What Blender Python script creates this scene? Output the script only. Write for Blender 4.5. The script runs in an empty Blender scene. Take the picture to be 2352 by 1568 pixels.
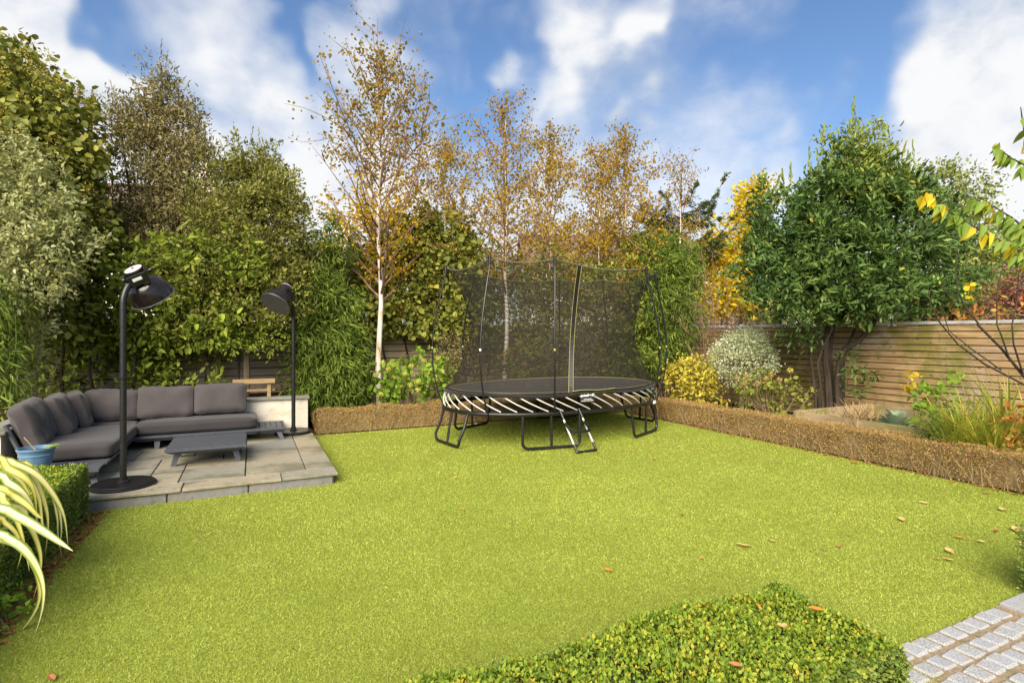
import bpy, bmesh, math, random
import numpy as np
from mathutils import Vector, Matrix, noise as mnoise

scene = bpy.context.scene
COL = scene.collection
R = math.radians

# ---------------------------------------------------------------- camera
# garden axes: x = along the patio front / back fence, y = along the right fence, z up; camera stands at the origin
CAM_H = 1.6
YAW = R(25.7)
S_, C_ = math.sin(YAW), math.cos(YAW)
F_, HX, HY = 1247.0, 1176.0, 769.0            # focal length, principal column and horizon row in a 2352 px wide picture
FWD = np.array([S_, C_, 0.0]); RGT = np.array([C_, -S_, 0.0]); UP = np.array([0, 0, 1.0])
cam_d = bpy.data.cameras.new('camera'); cam = bpy.data.objects.new('camera', cam_d); COL.objects.link(cam)
cam.location = (0, 0, CAM_H); cam.rotation_euler = (R(90), 0, -YAW)
cam_d.sensor_width = 36; cam_d.lens = F_ / 2352 * 36; cam_d.shift_y = -(784 - HY) / 2352
cam_d.clip_start = 0.05; cam_d.clip_end = 3000
scene.camera = cam

def W(u, v, d):
    """point seen at picture position u, v (2352 px wide) at depth d metres"""
    p = FWD * d + RGT * ((u - HX) * d / F_); p[2] = CAM_H + (HY - v) * d / F_
    return p
def GP(u, v, h=0.0):
    return W(u, v, F_ * (CAM_H - h) / (v - HY))
def DIR(u, v):
    p = FWD + RGT * ((u - HX) / F_) + UP * ((HY - v) / F_); return p / np.linalg.norm(p)

# ---------------------------------------------------------------- node helper
class NT:
    def __init__(s, tree):
        s.t = tree; s.n = tree.nodes; s.l = tree.links
    def new(s, typ, **kw):
        nd = s.n.new(typ)
        for k, v in kw.items(): setattr(nd, k, v)
        return nd
    def put(s, sock, val):
        if isinstance(val, bpy.types.NodeSocket): s.l.new(val, sock)
        elif val is not None:
            if sock.type == 'RGBA' and len(val) == 3: val = (*val, 1)
            sock.default_value = val
    def math(s, op, a, b=None, c=None, clamp=False):
        nd = s.new('ShaderNodeMath', operation=op, use_clamp=clamp)
        s.put(nd.inputs[0], a)
        if b is not None: s.put(nd.inputs[1], b)
        if c is not None: s.put(nd.inputs[2], c)
        return nd.outputs[0]
    def vmath(s, op, a, b=None, out=0):
        nd = s.new('ShaderNodeVectorMath', operation=op); s.put(nd.inputs[0], a)
        if b is not None: s.put(nd.inputs[1], b)
        return nd.outputs[out]
    def noise(s, vec, scale, detail=4, rough=.55, dist=0.0, out=0):
        nd = s.new('ShaderNodeTexNoise'); s.put(nd.inputs['Vector'], vec)
        nd.inputs['Scale'].default_value = scale; nd.inputs['Detail'].default_value = detail
        nd.inputs['Roughness'].default_value = rough; nd.inputs['Distortion'].default_value = dist
        return nd.outputs[out]
    def mix(s, f, a, b, typ='MIX'):
        nd = s.new('ShaderNodeMix', data_type='RGBA', blend_type=typ)
        s.put(nd.inputs[0], f); s.put(nd.inputs[6], a); s.put(nd.inputs[7], b); return nd.outputs[2]
    def ramp(s, f, stops, interp='LINEAR'):
        nd = s.new('ShaderNodeValToRGB'); cr = nd.color_ramp; cr.interpolation = interp
        while len(cr.elements) < len(stops): cr.elements.new(.5)
        for e, (p, c) in zip(cr.elements, stops):
            e.position = p; e.color = (*c, 1) if len(c) == 3 else c
        s.put(nd.inputs[0], f); return nd.outputs[0]
    def smooth(s, f, a, b, to0=0.0, to1=1.0):
        nd = s.new('ShaderNodeMapRange', interpolation_type='SMOOTHSTEP')
        s.put(nd.inputs[0], f); nd.inputs[1].default_value = a; nd.inputs[2].default_value = b
        nd.inputs[3].default_value = to0; nd.inputs[4].default_value = to1; return nd.outputs[0]
    def mapping(s, vec, scale=(1, 1, 1), rot=(0, 0, 0)):
        nd = s.new('ShaderNodeMapping'); s.put(nd.inputs[0], vec)
        nd.inputs['Scale'].default_value = scale; nd.inputs['Rotation'].default_value = rot; return nd.outputs[0]
    def bump(s, h, strength=.3, dist=.01):
        nd = s.new('ShaderNodeBump'); nd.inputs['Strength'].default_value = strength
        nd.inputs['Distance'].default_value = dist; s.put(nd.inputs['Height'], h); return nd.outputs[0]

# ---------------------------------------------------------------- world: Nishita sky with broken cloud
world = bpy.data.worlds.new('World'); scene.world = world; world.use_nodes = True
wt = NT(world.node_tree); wt.n.clear()
SUN_EL = R(38)
to_sun = -FWD * .90 - RGT * .22
SUN_AZ = math.atan2(to_sun[0], to_sun[1])            # clockwise from +y
sky = wt.new('ShaderNodeTexSky', sky_type='NISHITA', sun_disc=False)
sky.sun_elevation = SUN_EL; sky.sun_rotation = SUN_AZ; sky.altitude = 50; sky.air_density = 1.0; sky.dust_density = .6; sky.ozone_density = 2.0
vec = wt.new('ShaderNodeTexCoord').outputs['Generated']
warp = wt.noise(vec, 2.2, 4, .55, out=1)
wv = wt.vmath('ADD', vec, wt.vmath('MULTIPLY', wt.vmath('SUBTRACT', warp, (.5, .5, .5)), (.20, .20, .20)))
n1 = wt.noise(wt.mapping(wv, (.75, 1.15, 1.5), (0, R(-35), R(20))), 2.6, 9, .57, .15)
n2 = wt.noise(wt.mapping(vec, (1, 1, 1.3)), 9.0, 7, .62, .3)
acc = wt.math('ADD', wt.math('MULTIPLY', wt.math('SUBTRACT', n1, .5), 1.75), wt.math('MULTIPLY', wt.math('SUBTRACT', n2, .5), .50))
acc = wt.math('ADD', acc, .20)
# where cloud banks and clear gaps stand over the garden: direction, angular radius, amount
BANKS = [((200, 190), 16, .52), ((470, 290), 8, .42), ((350, 110), 7, .2), ((40, 60), 10, .15), ((720, 330), 9, .45), ((880, 60), 8, .30),
         ((1230, 50), 6, .05), ((1310, 20), 5, -.2), ((1330, 130), 7, .22), ((1450, 200), 8, .70), ((1580, 290), 9, .88), ((1700, 400), 9, .85), ((1540, 130), 6, .52), ((1480, 480), 8, .4), ((1250, 540), 12, .5), ((700, 560), 10, .4),
         ((2330, 200), 10, .95), ((2290, 400), 10, .85), ((2150, 480), 7, .4), ((2150, 10), 6, .22),
         ((610, 130), 7.5, -.80), ((500, 15), 6, -.55), ((570, 250), 5, -.5), ((1070, 200), 8, -.48), ((1080, 70), 6, -.22), ((1260, 250), 5, -.25),
         ((1860, 120), 12, -.62), ((2010, 260), 8, -.50), ((1700, 20), 8, -.30), ((1330, 300), 6, -.22)]
for (u, v), rad, amp in BANKS:
    d = DIR(u, v)
    dt = wt.vmath('DOT_PRODUCT', wv, tuple(d), out=1)
    acc = wt.math('ADD', acc, wt.smooth(dt, math.cos(R(rad * 1.45)), math.cos(R(rad * .2)), 0, amp))
cover = wt.smooth(acc, -.36, .86)
shade = wt.noise(wt.mapping(wv, (1, 1, 1.5)), 5.0, 6, .6)
ccol = wt.ramp(wt.smooth(wt.math('ADD', shade, wt.math('MULTIPLY', acc, .16)), .36, .70), [(0, (3.7, 4.35, 5.45)), (1, (6.9, 6.95, 7.05))])
hs = wt.new('ShaderNodeHueSaturation'); wt.put(hs.inputs['Color'], sky.outputs[0]); hs.inputs['Saturation'].default_value = 1.12; hs.inputs['Value'].default_value = 1.28; hs.inputs['Hue'].default_value = .503
mixc = wt.mix(cover, hs.outputs[0], ccol)
bg = wt.new('ShaderNodeBackground'); wt.put(bg.inputs[0], mixc); bg.inputs[1].default_value = .052
wo = wt.new('ShaderNodeOutputWorld'); wt.l.new(bg.outputs[0], wo.inputs[0])

# ---------------------------------------------------------------- sun behind thin cloud: soft shadows
sd = bpy.data.lights.new('sun', 'SUN'); sd.energy = 3.5; sd.angle = R(50); sd.color = (1.0, .90, .74)
sun = bpy.data.objects.new('sun', sd); COL.objects.link(sun)
sv = Vector((to_sun[0], to_sun[1], 0)).normalized() * math.cos(SUN_EL) + Vector((0, 0, math.sin(SUN_EL)))
sun.rotation_euler = sv.to_track_quat('Z', 'Y').to_euler(); sun.location = sv * 60
scene.view_settings.view_transform = 'Standard'; scene.view_settings.look = 'None'
scene.view_settings.gamma = 1; scene.view_settings.exposure = 1.42

# ---------------------------------------------------------------- object helpers
def tag(o, label=None, cat=None, group=None, kind=None):
    if label: o['label'] = label
    if cat: o['category'] = cat
    if group: o['group'] = group
    if kind: o['kind'] = kind
    return o
def thing(name, label, cat, loc=(0, 0, 0), group=None, rz=0.0):
    o = bpy.data.objects.new(name, None); COL.objects.link(o); o.empty_display_size = .1
    o.location = loc; o.rotation_euler = (0, 0, rz); return tag(o, label, cat, group)
def link_mesh(name, me, m, parent=None):
    o = bpy.data.objects.new(name, me); COL.objects.link(o)
    if m is not None and not me.materials: me.materials.append(m)
    if parent is not None:
        o.parent = parent
        if not parent.get('_local'):                       # meshes are built in world space: undo the parent's place
            o.matrix_parent_inverse = world_matrix(parent).inverted()
    return o
def world_matrix(o):
    m = Matrix.LocRotScale(o.location, o.rotation_euler, o.scale)
    if o.parent is not None: m = world_matrix(o.parent) @ o.matrix_parent_inverse @ m
    return m

class MB:
    """mesh builder: collects shapes and links them as one mesh object"""
    def __init__(s): s.v = []; s.f = []; s.M = None; s.smooth = True; s.uv = None
    def add(s, vs, fs):
        o = len(s.v)
        if s.M is not None: vs = [s.M @ Vector(p) for p in vs]
        s.v += [tuple(p) for p in vs]; s.f += [tuple(i + o for i in f) for f in fs]; return s
    def box(s, c, d, rz=0, b=0.0):
        if b <= 0:
            x, y, z = d[0] / 2, d[1] / 2, d[2] / 2
            vs = [(-x, -y, -z), (x, -y, -z), (x, y, -z), (-x, y, -z), (-x, -y, z), (x, -y, z), (x, y, z), (-x, y, z)]
            fs = [(0, 3, 2, 1), (4, 5, 6, 7), (0, 1, 5, 4), (1, 2, 6, 5), (2, 3, 7, 6), (3, 0, 4, 7)]
        else:
            bm = bmesh.new(); bmesh.ops.create_cube(bm, size=1, matrix=Matrix.Diagonal((*d, 1)))
            bmesh.ops.bevel(bm, geom=bm.edges[:], offset=b, segments=2, affect='EDGES', profile=.6)
            vs = [v.co.copy() for v in bm.verts]; bm.verts.index_update(); fs = [[v.index for v in f.verts] for f in bm.faces]; bm.free()
        cr, sr = math.cos(rz), math.sin(rz)
        return s.add([(c[0] + p[0] * cr - p[1] * sr, c[1] + p[0] * sr + p[1] * cr, c[2] + p[2]) for p in vs], fs)
    def tube(s, pts, r, sides=8, cap=True, closed=False):
        pts = [Vector(p) for p in pts]; n = len(pts)
        rs = [r] * n if not hasattr(r, '__len__') else list(r)
        vs, fs = [], []; ref = None
        for i in range(n):
            if closed: t = pts[(i + 1) % n] - pts[i - 1]
            else: t = pts[min(i + 1, n - 1)] - pts[max(i - 1, 0)]
            if t.length < 1e-9: t = Vector((0, 0, 1))
            t.normalize()
            if ref is None: ref = Vector((1, 0, 0)) if abs(t.x) < .8 else Vector((0, 1, 0))
            a = (ref - t * ref.dot(t)).normalized(); b_ = t.cross(a); ref = a
            for k in range(sides):
                an = 2 * math.pi * k / sides; vs.append(pts[i] + (a * math.cos(an) + b_ * math.sin(an)) * rs[i])
        for i in range(n if closed else n - 1):
            j = (i + 1) % n
            for k in range(sides): fs.append((i * sides + k, i * sides + (k + 1) % sides, j * sides + (k + 1) % sides, j * sides + k))
        if cap and not closed:
            fs.append(tuple(range(sides))[::-1]); fs.append(tuple((n - 1) * sides + k for k in range(sides)))
        return s.add(vs, fs)
    def lathe(s, prof, sides=32, c=(0, 0, 0)):
        vs, fs = [], []; n = len(prof)
        for r, z in prof:
            for k in range(sides):
                a = 2 * math.pi * k / sides; vs.append((c[0] + r * math.cos(a), c[1] + r * math.sin(a), c[2] + z))
        for i in range(n - 1):
            for k in range(sides): fs.append((i * sides + k, i * sides + (k + 1) % sides, (i + 1) * sides + (k + 1) % sides, (i + 1) * sides + k))
        if prof[0][0] > 1e-6: fs.append(tuple(range(sides))[::-1])
        if prof[-1][0] > 1e-6: fs.append(tuple((n - 1) * sides + k for k in range(sides)))
        return s.add(vs, fs)
    def poly(s, pts, z0, z1):
        """upright prism over a plan outline"""
        n = len(pts); vs = [(x, y, z0) for x, y in pts] + [(x, y, z1) for x, y in pts]
        fs = [tuple(range(n))[::-1], tuple(range(n, 2 * n))] + [(i, (i + 1) % n, n + (i + 1) % n, n + i) for i in range(n)]
        return s.add(vs, fs)
    def mesh(s, name, smooth=False):
        me = bpy.data.meshes.new(name); me.from_pydata(s.v, [], s.f); me.update()
        if smooth:
            me.polygons.foreach_set('use_smooth', [True] * len(me.polygons))
            if hasattr(me, 'set_sharp_from_angle'): me.set_sharp_from_angle(angle=R(38))
        return me
    def build(s, name, m, parent=None, smooth=False): return link_mesh(name, s.mesh(name, smooth), m, parent)

# ---------------------------------------------------------------- foliage helpers (numpy)
TPL = {'rhomb': (np.array([[0, 0, 0], [.45, .5, .10], [1, 0, -.06], [.45, -.5, .10]]), [(0, 1, 2), (0, 2, 3)]),
       'leaf': (np.array([[0, 0, 0], [.28, .42, .10], [.68, .36, .06], [1, 0, -.10], [.68, -.36, .06], [.28, -.42, .10]]), [(0, 1, 2, 3), (0, 3, 4, 5)]),
       'blade': (np.array([[0, .5, 0], [0, -.5, 0], [1, 0, 0]]), [(0, 1, 2)]),
       'lance': (np.array([[0, 0, 0], [.25, .5, .12], [.6, .38, -.02], [1, 0, -.22], [.6, -.38, -.02], [.25, -.5, .12]]), [(0, 1, 2, 3), (0, 3, 4, 5)])}
def unit(a): return a / np.maximum(np.linalg.norm(a, axis=-1, keepdims=True), 1e-9)
def leaf_mesh(name, pos, axis, nrm, ln, wd, tpl='rhomb', cv=None):
    T, faces = TPL[tpl]; N = len(pos); k = len(T); fk = len(faces[0])
    axis = unit(axis); side = unit(np.cross(nrm, axis)); nrm = np.cross(axis, side)
    ln = np.broadcast_to(ln, (N,)); wd = np.broadcast_to(wd, (N,))
    vs = pos[:, None, :] + axis[:, None, :] * (T[None, :, 0, None] * ln[:, None, None]) + side[:, None, :] * (T[None, :, 1, None] * wd[:, None, None]) \
        + nrm[:, None, :] * (T[None, :, 2, None] * ln[:, None, None])
    idx = (np.arange(N)[:, None, None] * k + np.array(faces)[None]).reshape(-1)
    me = bpy.data.meshes.new(name); nf = N * len(faces)
    me.vertices.add(N * k); me.vertices.foreach_set('co', vs.reshape(-1).astype(np.float32))
    me.loops.add(nf * fk); me.loops.foreach_set('vertex_index', idx.astype(np.int32))
    me.polygons.add(nf); me.polygons.foreach_set('loop_start', (np.arange(nf) * fk).astype(np.int32))
    me.update(calc_edges=True)
    if cv is not None:
        at = me.attributes.new('cv', 'FLOAT', 'POINT'); at.data.foreach_set('value', np.repeat(cv, k).astype(np.float32))
    return me
def rdir(g, n): return unit(g.normal(size=(n, 3)))
def lump(dirs, g, amp=.16, nf=7):
    o = np.zeros(len(dirs))
    for _ in range(nf):
        k = g.normal(size=3) * g.uniform(1.5, 5.5); o += np.sin(dirs @ k + g.uniform(0, 6.28))
    return 1 + amp * o / math.sqrt(nf) * 1.4
def crown(g, blobs, leaves, per=9, ln=.08, wd=.035, tpl='rhomb', rc=.10, shell=.55, up=.25, out=.8, droop=0.0, lumpy=.16, flat=.6, lnvar=.3, keep=None, zmin=None):
    """leaf clusters through a union of ellipsoids; blob = (centre, (r_right, r_depth, r_up))"""
    vol = np.array([(b[1][0] * b[1][1] * b[1][2]) ** .667 for b in blobs]); cnt = np.maximum(1, (vol / vol.sum() * leaves / per)).astype(int)
    P, A, Nn, CV = [], [], [], []
    for (c, r), n in zip(blobs, cnt):
        d = rdir(g, n); rad = (1 - (1 - shell) * g.random(n) ** 1.4) * lump(d, g, lumpy)
        q = np.asarray(c) + (RGT * (d[:, :1] * r[0]) + FWD * (d[:, 1:2] * r[1]) + UP * (d[:, 2:] * r[2])) * rad[:, None]
        tw = unit(d * out + UP * up + rdir(g, n) * .5)                      # twig direction of the cluster
        m = per
        t = g.random((n, m, 1)); off = g.normal(size=(n, m, 3)) * rc * .5
        p = q[:, None, :] + tw[:, None, :] * (t * rc * 1.6) + off
        a = tw[:, None, :] * .7 + g.normal(size=(n, m, 3)) * .55 - UP * droop
        nn = g.normal(size=(n, m, 3)) * (1 - flat) + (UP * .8 + d[:, None, :] * .6) * flat
        cv = np.repeat(g.random(n), m)
        P.append(p.reshape(-1, 3)); A.append(a.reshape(-1, 3)); Nn.append(nn.reshape(-1, 3)); CV.append(cv)
    P, A, Nn, CV = np.concatenate(P), np.concatenate(A), np.concatenate(Nn), np.concatenate(CV)
    if zmin is not None:
        k = P[:, 2] > zmin; P, A, Nn, CV = P[k], A[k], Nn[k], CV[k]
    if keep is not None:
        k = keep(P); P, A, Nn, CV = P[k], A[k], Nn[k], CV[k]
    L = ln * (1 + lnvar * g.normal(size=len(P))).clip(.45, 1.7)
    return P, A, Nn, L, L * (wd / ln), CV
def vblob(u, v, ru, rv, d, rd): return (W(u, v, d), (ru * d / F_, rd, rv * d / F_))
def join_sets(*sets): return tuple(np.concatenate(x) for x in zip(*sets))
def foliage(name, data, m, parent, tpl='rhomb', kind='stuff'):
    P, A, Nn, L, Wd, CV = data
    o = link_mesh(name, leaf_mesh(name, P, A, Nn, L, Wd, tpl, CV), m, parent)
    if kind: o['kind'] = kind
    return o
def along(g, pts, n, jitter=0.0):
    """n random points on a polyline, with the tangent at each"""
    pts = np.asarray(pts, float); seg = np.diff(pts, axis=0); sl = np.linalg.norm(seg, axis=1); cs = np.concatenate([[0], np.cumsum(sl)])
    t = np.sort(g.random(n)) * cs[-1]; i = np.clip(np.searchsorted(cs, t) - 1, 0, len(seg) - 1)
    p = pts[i] + seg[i] * ((t - cs[i]) / np.maximum(sl[i], 1e-6))[:, None]
    return p + g.normal(size=p.shape) * jitter, unit(seg[i]), t / cs[-1]
def shoots(g, bases, length, per, ln, wd, lean=.15, outw=.75):
    """upright leafy shoots that break the outline of a crown"""
    P, A, Nn, CV = [], [], [], []
    for b in bases:
        L = length * g.uniform(.6, 1.3); dr = unit(np.array([g.normal() * lean, g.normal() * lean, 1.0]))
        t = np.linspace(0, 1, per) ** 1.1; rad = rdir(g, per); rad[:, 2] = np.abs(rad[:, 2]) * .2
        P.append(b + dr * (t * L)[:, None]); A.append(dr + rad * outw * (1.15 - t)[:, None]); Nn.append(UP + rad * .6 + g.normal(size=(per, 3)) * .2); CV.append(np.full(per, g.random()))
    P, A, Nn, CV = np.concatenate(P), np.concatenate(A), np.concatenate(Nn), np.concatenate(CV)
    LL = ln * g.uniform(.6, 1.15, len(P)); return P, A, Nn, LL, LL * wd / ln, CV

# ---------------------------------------------------------------- materials
def new_mat(name):
    m = bpy.data.materials.new(name); m.use_nodes = True; t = NT(m.node_tree); t.n.clear()
    out = t.new('ShaderNodeOutputMaterial'); return m, t, out
def pbsdf(t, col, rough=.5, spec=.5, metal=0.0, normal=None):
    b = t.new('ShaderNodeBsdfPrincipled'); t.put(b.inputs['Base Color'], col); t.put(b.inputs['Roughness'], rough)
    b.inputs['Specular IOR Level'].default_value = spec; b.inputs['Metallic'].default_value = metal
    if normal is not None: t.l.new(normal, b.inputs['Normal'])
    return b
def plain(name, col, rough=.5, spec=.5, metal=0.0, var=.12, scale=18, bump=.0, col2=None):
    m, t, out = new_mat(name); co = t.new('ShaderNodeTexCoord').outputs['Object']
    n = t.noise(co, scale, 5, .6)
    c2 = col2 or tuple(min(1, c * (1 + 2.2 * var)) for c in col); c1 = tuple(c * (1 - var) for c in col)
    c = t.ramp(n, [(.3, c1), (.72, c2)])
    nb = t.bump(t.noise(co, scale * 6, 3), bump, .004) if bump else None
    b = pbsdf(t, c, t.smooth(n, .2, .8, max(.05, rough - .07), min(1, rough + .1)), spec, metal, nb)
    t.l.new(b.outputs[0], out.inputs[0]); return m
def leafmat(name, stops, rough=.45, trans=.22, spec=.35, zramp=None, wi=.5, warm=1.0):
    """leaf colours by leaf and by twig; zramp = (z0, z1, stops2) blends to a second palette up the tree"""
    m, t, out = new_mat(name)
    isl = t.new('ShaderNodeNewGeometry').outputs['Random Per Island']
    at = t.new('ShaderNodeAttribute'); at.attribute_name = 'cv'
    f = t.math('ADD', t.math('MULTIPLY', isl, wi), t.math('MULTIPLY', at.outputs['Fac'], 1 - wi))
    gain = lambda c_: tuple(x * (1 + (w_ - 1) * max(0, 1 - max(c_) / .4)) * (1 + 1.15 * max(0, 1 - max(c_) / .40)) for x, w_ in zip(c_, (1 + .30 * warm, 1.0, 1 - .38 * warm)))
    stops = [(p_, gain(c_)) for p_, c_ in stops]; trans = trans + .08
    c = t.ramp(f, stops)
    if zramp:
        z0, z1, st2 = zramp; st2 = [(p_, gain(c_)) for p_, c_ in st2]; co = t.new('ShaderNodeTexCoord').outputs['Object']
        sx = t.new('ShaderNodeSeparateXYZ'); t.l.new(co, sx.inputs[0])
        zz = t.smooth(t.math('ADD', sx.outputs[2], t.math('MULTIPLY', t.math('SUBTRACT', isl, .5), (z1 - z0) * .6)), z0, z1)
        c = t.mix(zz, c, t.ramp(f, st2))
    b = pbsdf(t, c, rough + .12, spec * .6)
    tr = t.new('ShaderNodeBsdfTranslucent'); t.put(tr.inputs[0], c)
    mx = t.new('ShaderNodeMixShader'); mx.inputs[0].default_value = trans
    t.l.new(b.outputs[0], mx.inputs[1]); t.l.new(tr.outputs[0], mx.inputs[2]); t.l.new(mx.outputs[0], out.inputs[0]); return m
def bark(name, c1, c2, scale=14, rough=.85, bump=.5):
    m, t, out = new_mat(name); co = t.new('ShaderNodeTexCoord').outputs['Object']
    n = t.noise(t.mapping(co, (1, 1, .25)), scale, 6, .65); c = t.ramp(n, [(.3, c1), (.7, c2)])
    b = pbsdf(t, c, rough, .25, 0, t.bump(n, bump, .01)); t.l.new(b.outputs[0], out.inputs[0]); return m
M = {}
# ================================================================ materials of the setting
def m_lawn():
    m, t, out = new_mat('artificial_turf'); co = t.new('ShaderNodeTexCoord').outputs['Object']
    n1 = t.noise(co, 1.1, 4, .6); n2 = t.noise(co, 70, 4, .7); n3 = t.noise(co, 300, 2, .7)
    c = t.ramp(t.math('ADD', t.math('MULTIPLY', n2, .6), t.math('MULTIPLY', n3, .4)), [(.36, (.10, .13, .018)), (.52, (.25, .28, .035)), (.66, (.40, .42, .07))])
    c = t.mix(t.smooth(n1, .35, .7, 0, .25), c, (.26, .33, .05))
    b = pbsdf(t, c, .75, .2, 0, t.bump(n2, .8, .02)); t.l.new(b.outputs[0], out.inputs[0]); return m
def m_grass():
    m, t, out = new_mat('turf_blades'); co = t.new('ShaderNodeTexCoord').outputs['Object']
    isl = t.new('ShaderNodeNewGeometry').outputs['Random Per Island']
    c = t.ramp(isl, [(0, (.17, .23, .028)), (.22, (.28, .35, .044)), (.5, (.40, .47, .068)), (.85, (.50, .55, .11)), (1, (.57, .58, .20))])
    n1 = t.noise(co, .8, 5, .6)
    c = t.mix(t.smooth(n1, .40, .62, 0, .55), c, t.mix(.55, c, (.20, .27, .03))); c = t.mix(t.smooth(t.noise(co, 6, 4, .7), .55, .72, 0, .5), c, (.17, .22, .03))
    b = pbsdf(t, c, .55, .25); tr = t.new('ShaderNodeBsdfTranslucent'); t.put(tr.inputs[0], c)
    mx = t.new('ShaderNodeMixShader'); mx.inputs[0].default_value = .3
    t.l.new(b.outputs[0], mx.inputs[1]); t.l.new(tr.outputs[0], mx.inputs[2]); t.l.new(mx.outputs[0], out.inputs[0]); return m
def m_soil():
    m, t, out = new_mat('soil_and_litter'); co = t.new('ShaderNodeTexCoord').outputs['Object']
    n = t.noise(co, 9, 8, .7); n2 = t.noise(co, 45, 4, .7)
    c = t.ramp(n, [(.3, (.022, .014, .009)), (.55, (.06, .036, .02)), (.75, (.13, .075, .035))])
    c = t.mix(t.smooth(n2, .62, .7), c, (.2, .1, .04))
    b = pbsdf(t, c, .95, .1, 0, t.bump(n2, 1, .03)); t.l.new(b.outputs[0], out.inputs[0]); return m
def m_slab(name, cols, wet=.42):
    m, t, out = new_mat(name); co = t.new('ShaderNodeTexCoord').outputs['Object']
    rnd = t.new('ShaderNodeObjectInfo').outputs['Random']
    n = t.noise(t.mapping(co, (1.0, 3.2, 1)), 2.6, 8, .65, 1.2); n2 = t.noise(co, 28, 6, .7); n3 = t.noise(co, 1.2, 5, .6, .5)
    base = t.ramp(rnd, cols, 'LINEAR')
    c = t.mix(t.smooth(n, .42, .68, 0, .75), base, t.mix(.6, base, (.36, .27, .16)))
    c = t.mix(t.smooth(n3, .44, .62, 0, .9), c, t.mix(.8, c, (.12, .12, .075)))
    c = t.mix(t.smooth(n2, .3, .75, 0, .6), c, t.mix(.55, c, (.10, .095, .08))); c = t.mix(t.smooth(t.noise(co, 5, 6, .75, 1.0), .56, .66, 0, .6), c, (.09, .10, .045))
    b = pbsdf(t, c, t.smooth(n3, .35, .65, .72, wet), .4, 0, t.bump(t.math('ADD', n2, t.math('MULTIPLY', n, 2)), .35, .006))
    t.l.new(b.outputs[0], out.inputs[0]); return m
def m_sett():
    m, t, out = new_mat('granite_sett'); co = t.new('ShaderNodeTexCoord').outputs['Object']
    rnd = t.new('ShaderNodeObjectInfo').outputs['Random']
    sp = t.noise(co, 170, 3, .8); n = t.noise(co, 12, 5, .6)
    c = t.ramp(sp, [(.36, (.12, .125, .14)), (.5, (.29, .30, .31)), (.64, (.46, .45, .44))])
    c = t.mix(t.smooth(rnd, 0, 1, .0, .35), c, (.30, .32, .37)); c = t.mix(t.smooth(n, .42, .70, 0, .55), c, (.30, .26, .20))
    b = pbsdf(t, c, .75, .3, 0, t.bump(t.math('ADD', n, t.math('MULTIPLY', sp, .4)), .5, .008)); t.l.new(b.outputs[0], out.inputs[0]); return m
def m_mortar():
    m, t, out = new_mat('sandy_joint'); co = t.new('ShaderNodeTexCoord').outputs['Object']
    n = t.noise(co, 60, 6, .7); n1 = t.noise(co, 6, 4, .6)
    c = t.ramp(n, [(.3, (.17, .125, .08)), (.7, (.36, .28, .19))]); c = t.mix(t.smooth(n1, .52, .66, 0, .6), c, (.10, .12, .035))
    b = pbsdf(t, c, .95, .1, 0, t.bump(n, .8, .01)); t.l.new(b.outputs[0], out.inputs[0]); return m
def m_render():
    m, t, out = new_mat('painted_render'); co = t.new('ShaderNodeTexCoord').outputs['Object']
    n = t.noise(co, 3.5, 7, .65, .6); n2 = t.noise(co, 90, 3, .6)
    c = t.ramp(n, [(.3, (.42, .35, .26)), (.5, (.60, .54, .44)), (.72, (.70, .65, .56))])
    b = pbsdf(t, c, .9, .2, 0, t.bump(n2, .3, .004)); t.l.new(b.outputs[0], out.inputs[0]); return m
def m_board(name, lo, mid, hi, axis, algae=.5, grey=.5):
    """weathered timber: grain along the board, knots, algae and greying in patches"""
    m, t, out = new_mat(name); tc = t.new('ShaderNodeTexCoord').outputs['Object']; geo = t.new('ShaderNodeNewGeometry').outputs['Position']
    rnd = t.new('ShaderNodeObjectInfo').outputs['Random']
    cb = t.new('ShaderNodeCombineXYZ'); t.put(cb.inputs[0], t.math('MULTIPLY', rnd, 31.0)); t.put(cb.inputs[2], t.math('MULTIPLY', rnd, 17.0))
    p = t.vmath('ADD', geo, cb.outputs[0])
    sc = (.9, 9, 16) if axis == 'x' else (9, .9, 16)
    g = t.noise(t.mapping(p, sc), 2.2, 8, .62, .8)
    c = t.ramp(g, [(.28, lo), (.5, mid), (.74, hi)])
    c = t.mix(t.smooth(rnd, 0, 1, 0, .6), c, t.mix(.5, c, lo))
    big = t.noise(geo, .55, 5, .65, .4); big2 = t.noise(t.mapping(geo, (1, 1, .6)), 1.25, 6, .7, .6)
    c = t.mix(t.smooth(big, .44, .62, 0, grey), c, t.mix(g, (.30, .25, .21), (.52, .45, .40)))
    c = t.mix(t.smooth(big2, .44, .60, 0, algae), c, t.mix(g, (.075, .085, .012), (.20, .19, .035)))
    vo = t.new('ShaderNodeTexVoronoi'); t.put(vo.inputs['Vector'], t.mapping(p, (1, 1, 2.4) if axis == 'y' else (1, 1, 2.4))); vo.inputs['Scale'].default_value = 3.4
    c = t.mix(t.smooth(vo.outputs['Distance'], .04, .12, .85, 0), c, (.05, .026, .012))
    b = pbsdf(t, c, .72, .25, 0, t.bump(g, .35, .006)); t.l.new(b.outputs[0], out.inputs[0]); return m
M['lawn'] = m_lawn(); M['grass'] = m_grass(); M['soil'] = m_soil()
M['slab'] = m_slab('sandstone_slab', [(0, (.20, .205, .18)), (.3, (.31, .27, .19)), (.55, (.22, .23, .205)), (.8, (.35, .295, .20)), (1, (.20, .21, .20))])
M['riser'] = m_slab('slate_riser', [(0, (.165, .165, .165)), (1, (.21, .205, .20))], .5)
M['sett'] = m_sett(); M['mortar'] = m_mortar(); M['render'] = m_render()
M['board_r'] = m_board('cedar_fence_board', (.17, .10, .042), (.36, .235, .11), (.50, .37, .21), 'y', .75, .70)
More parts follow.
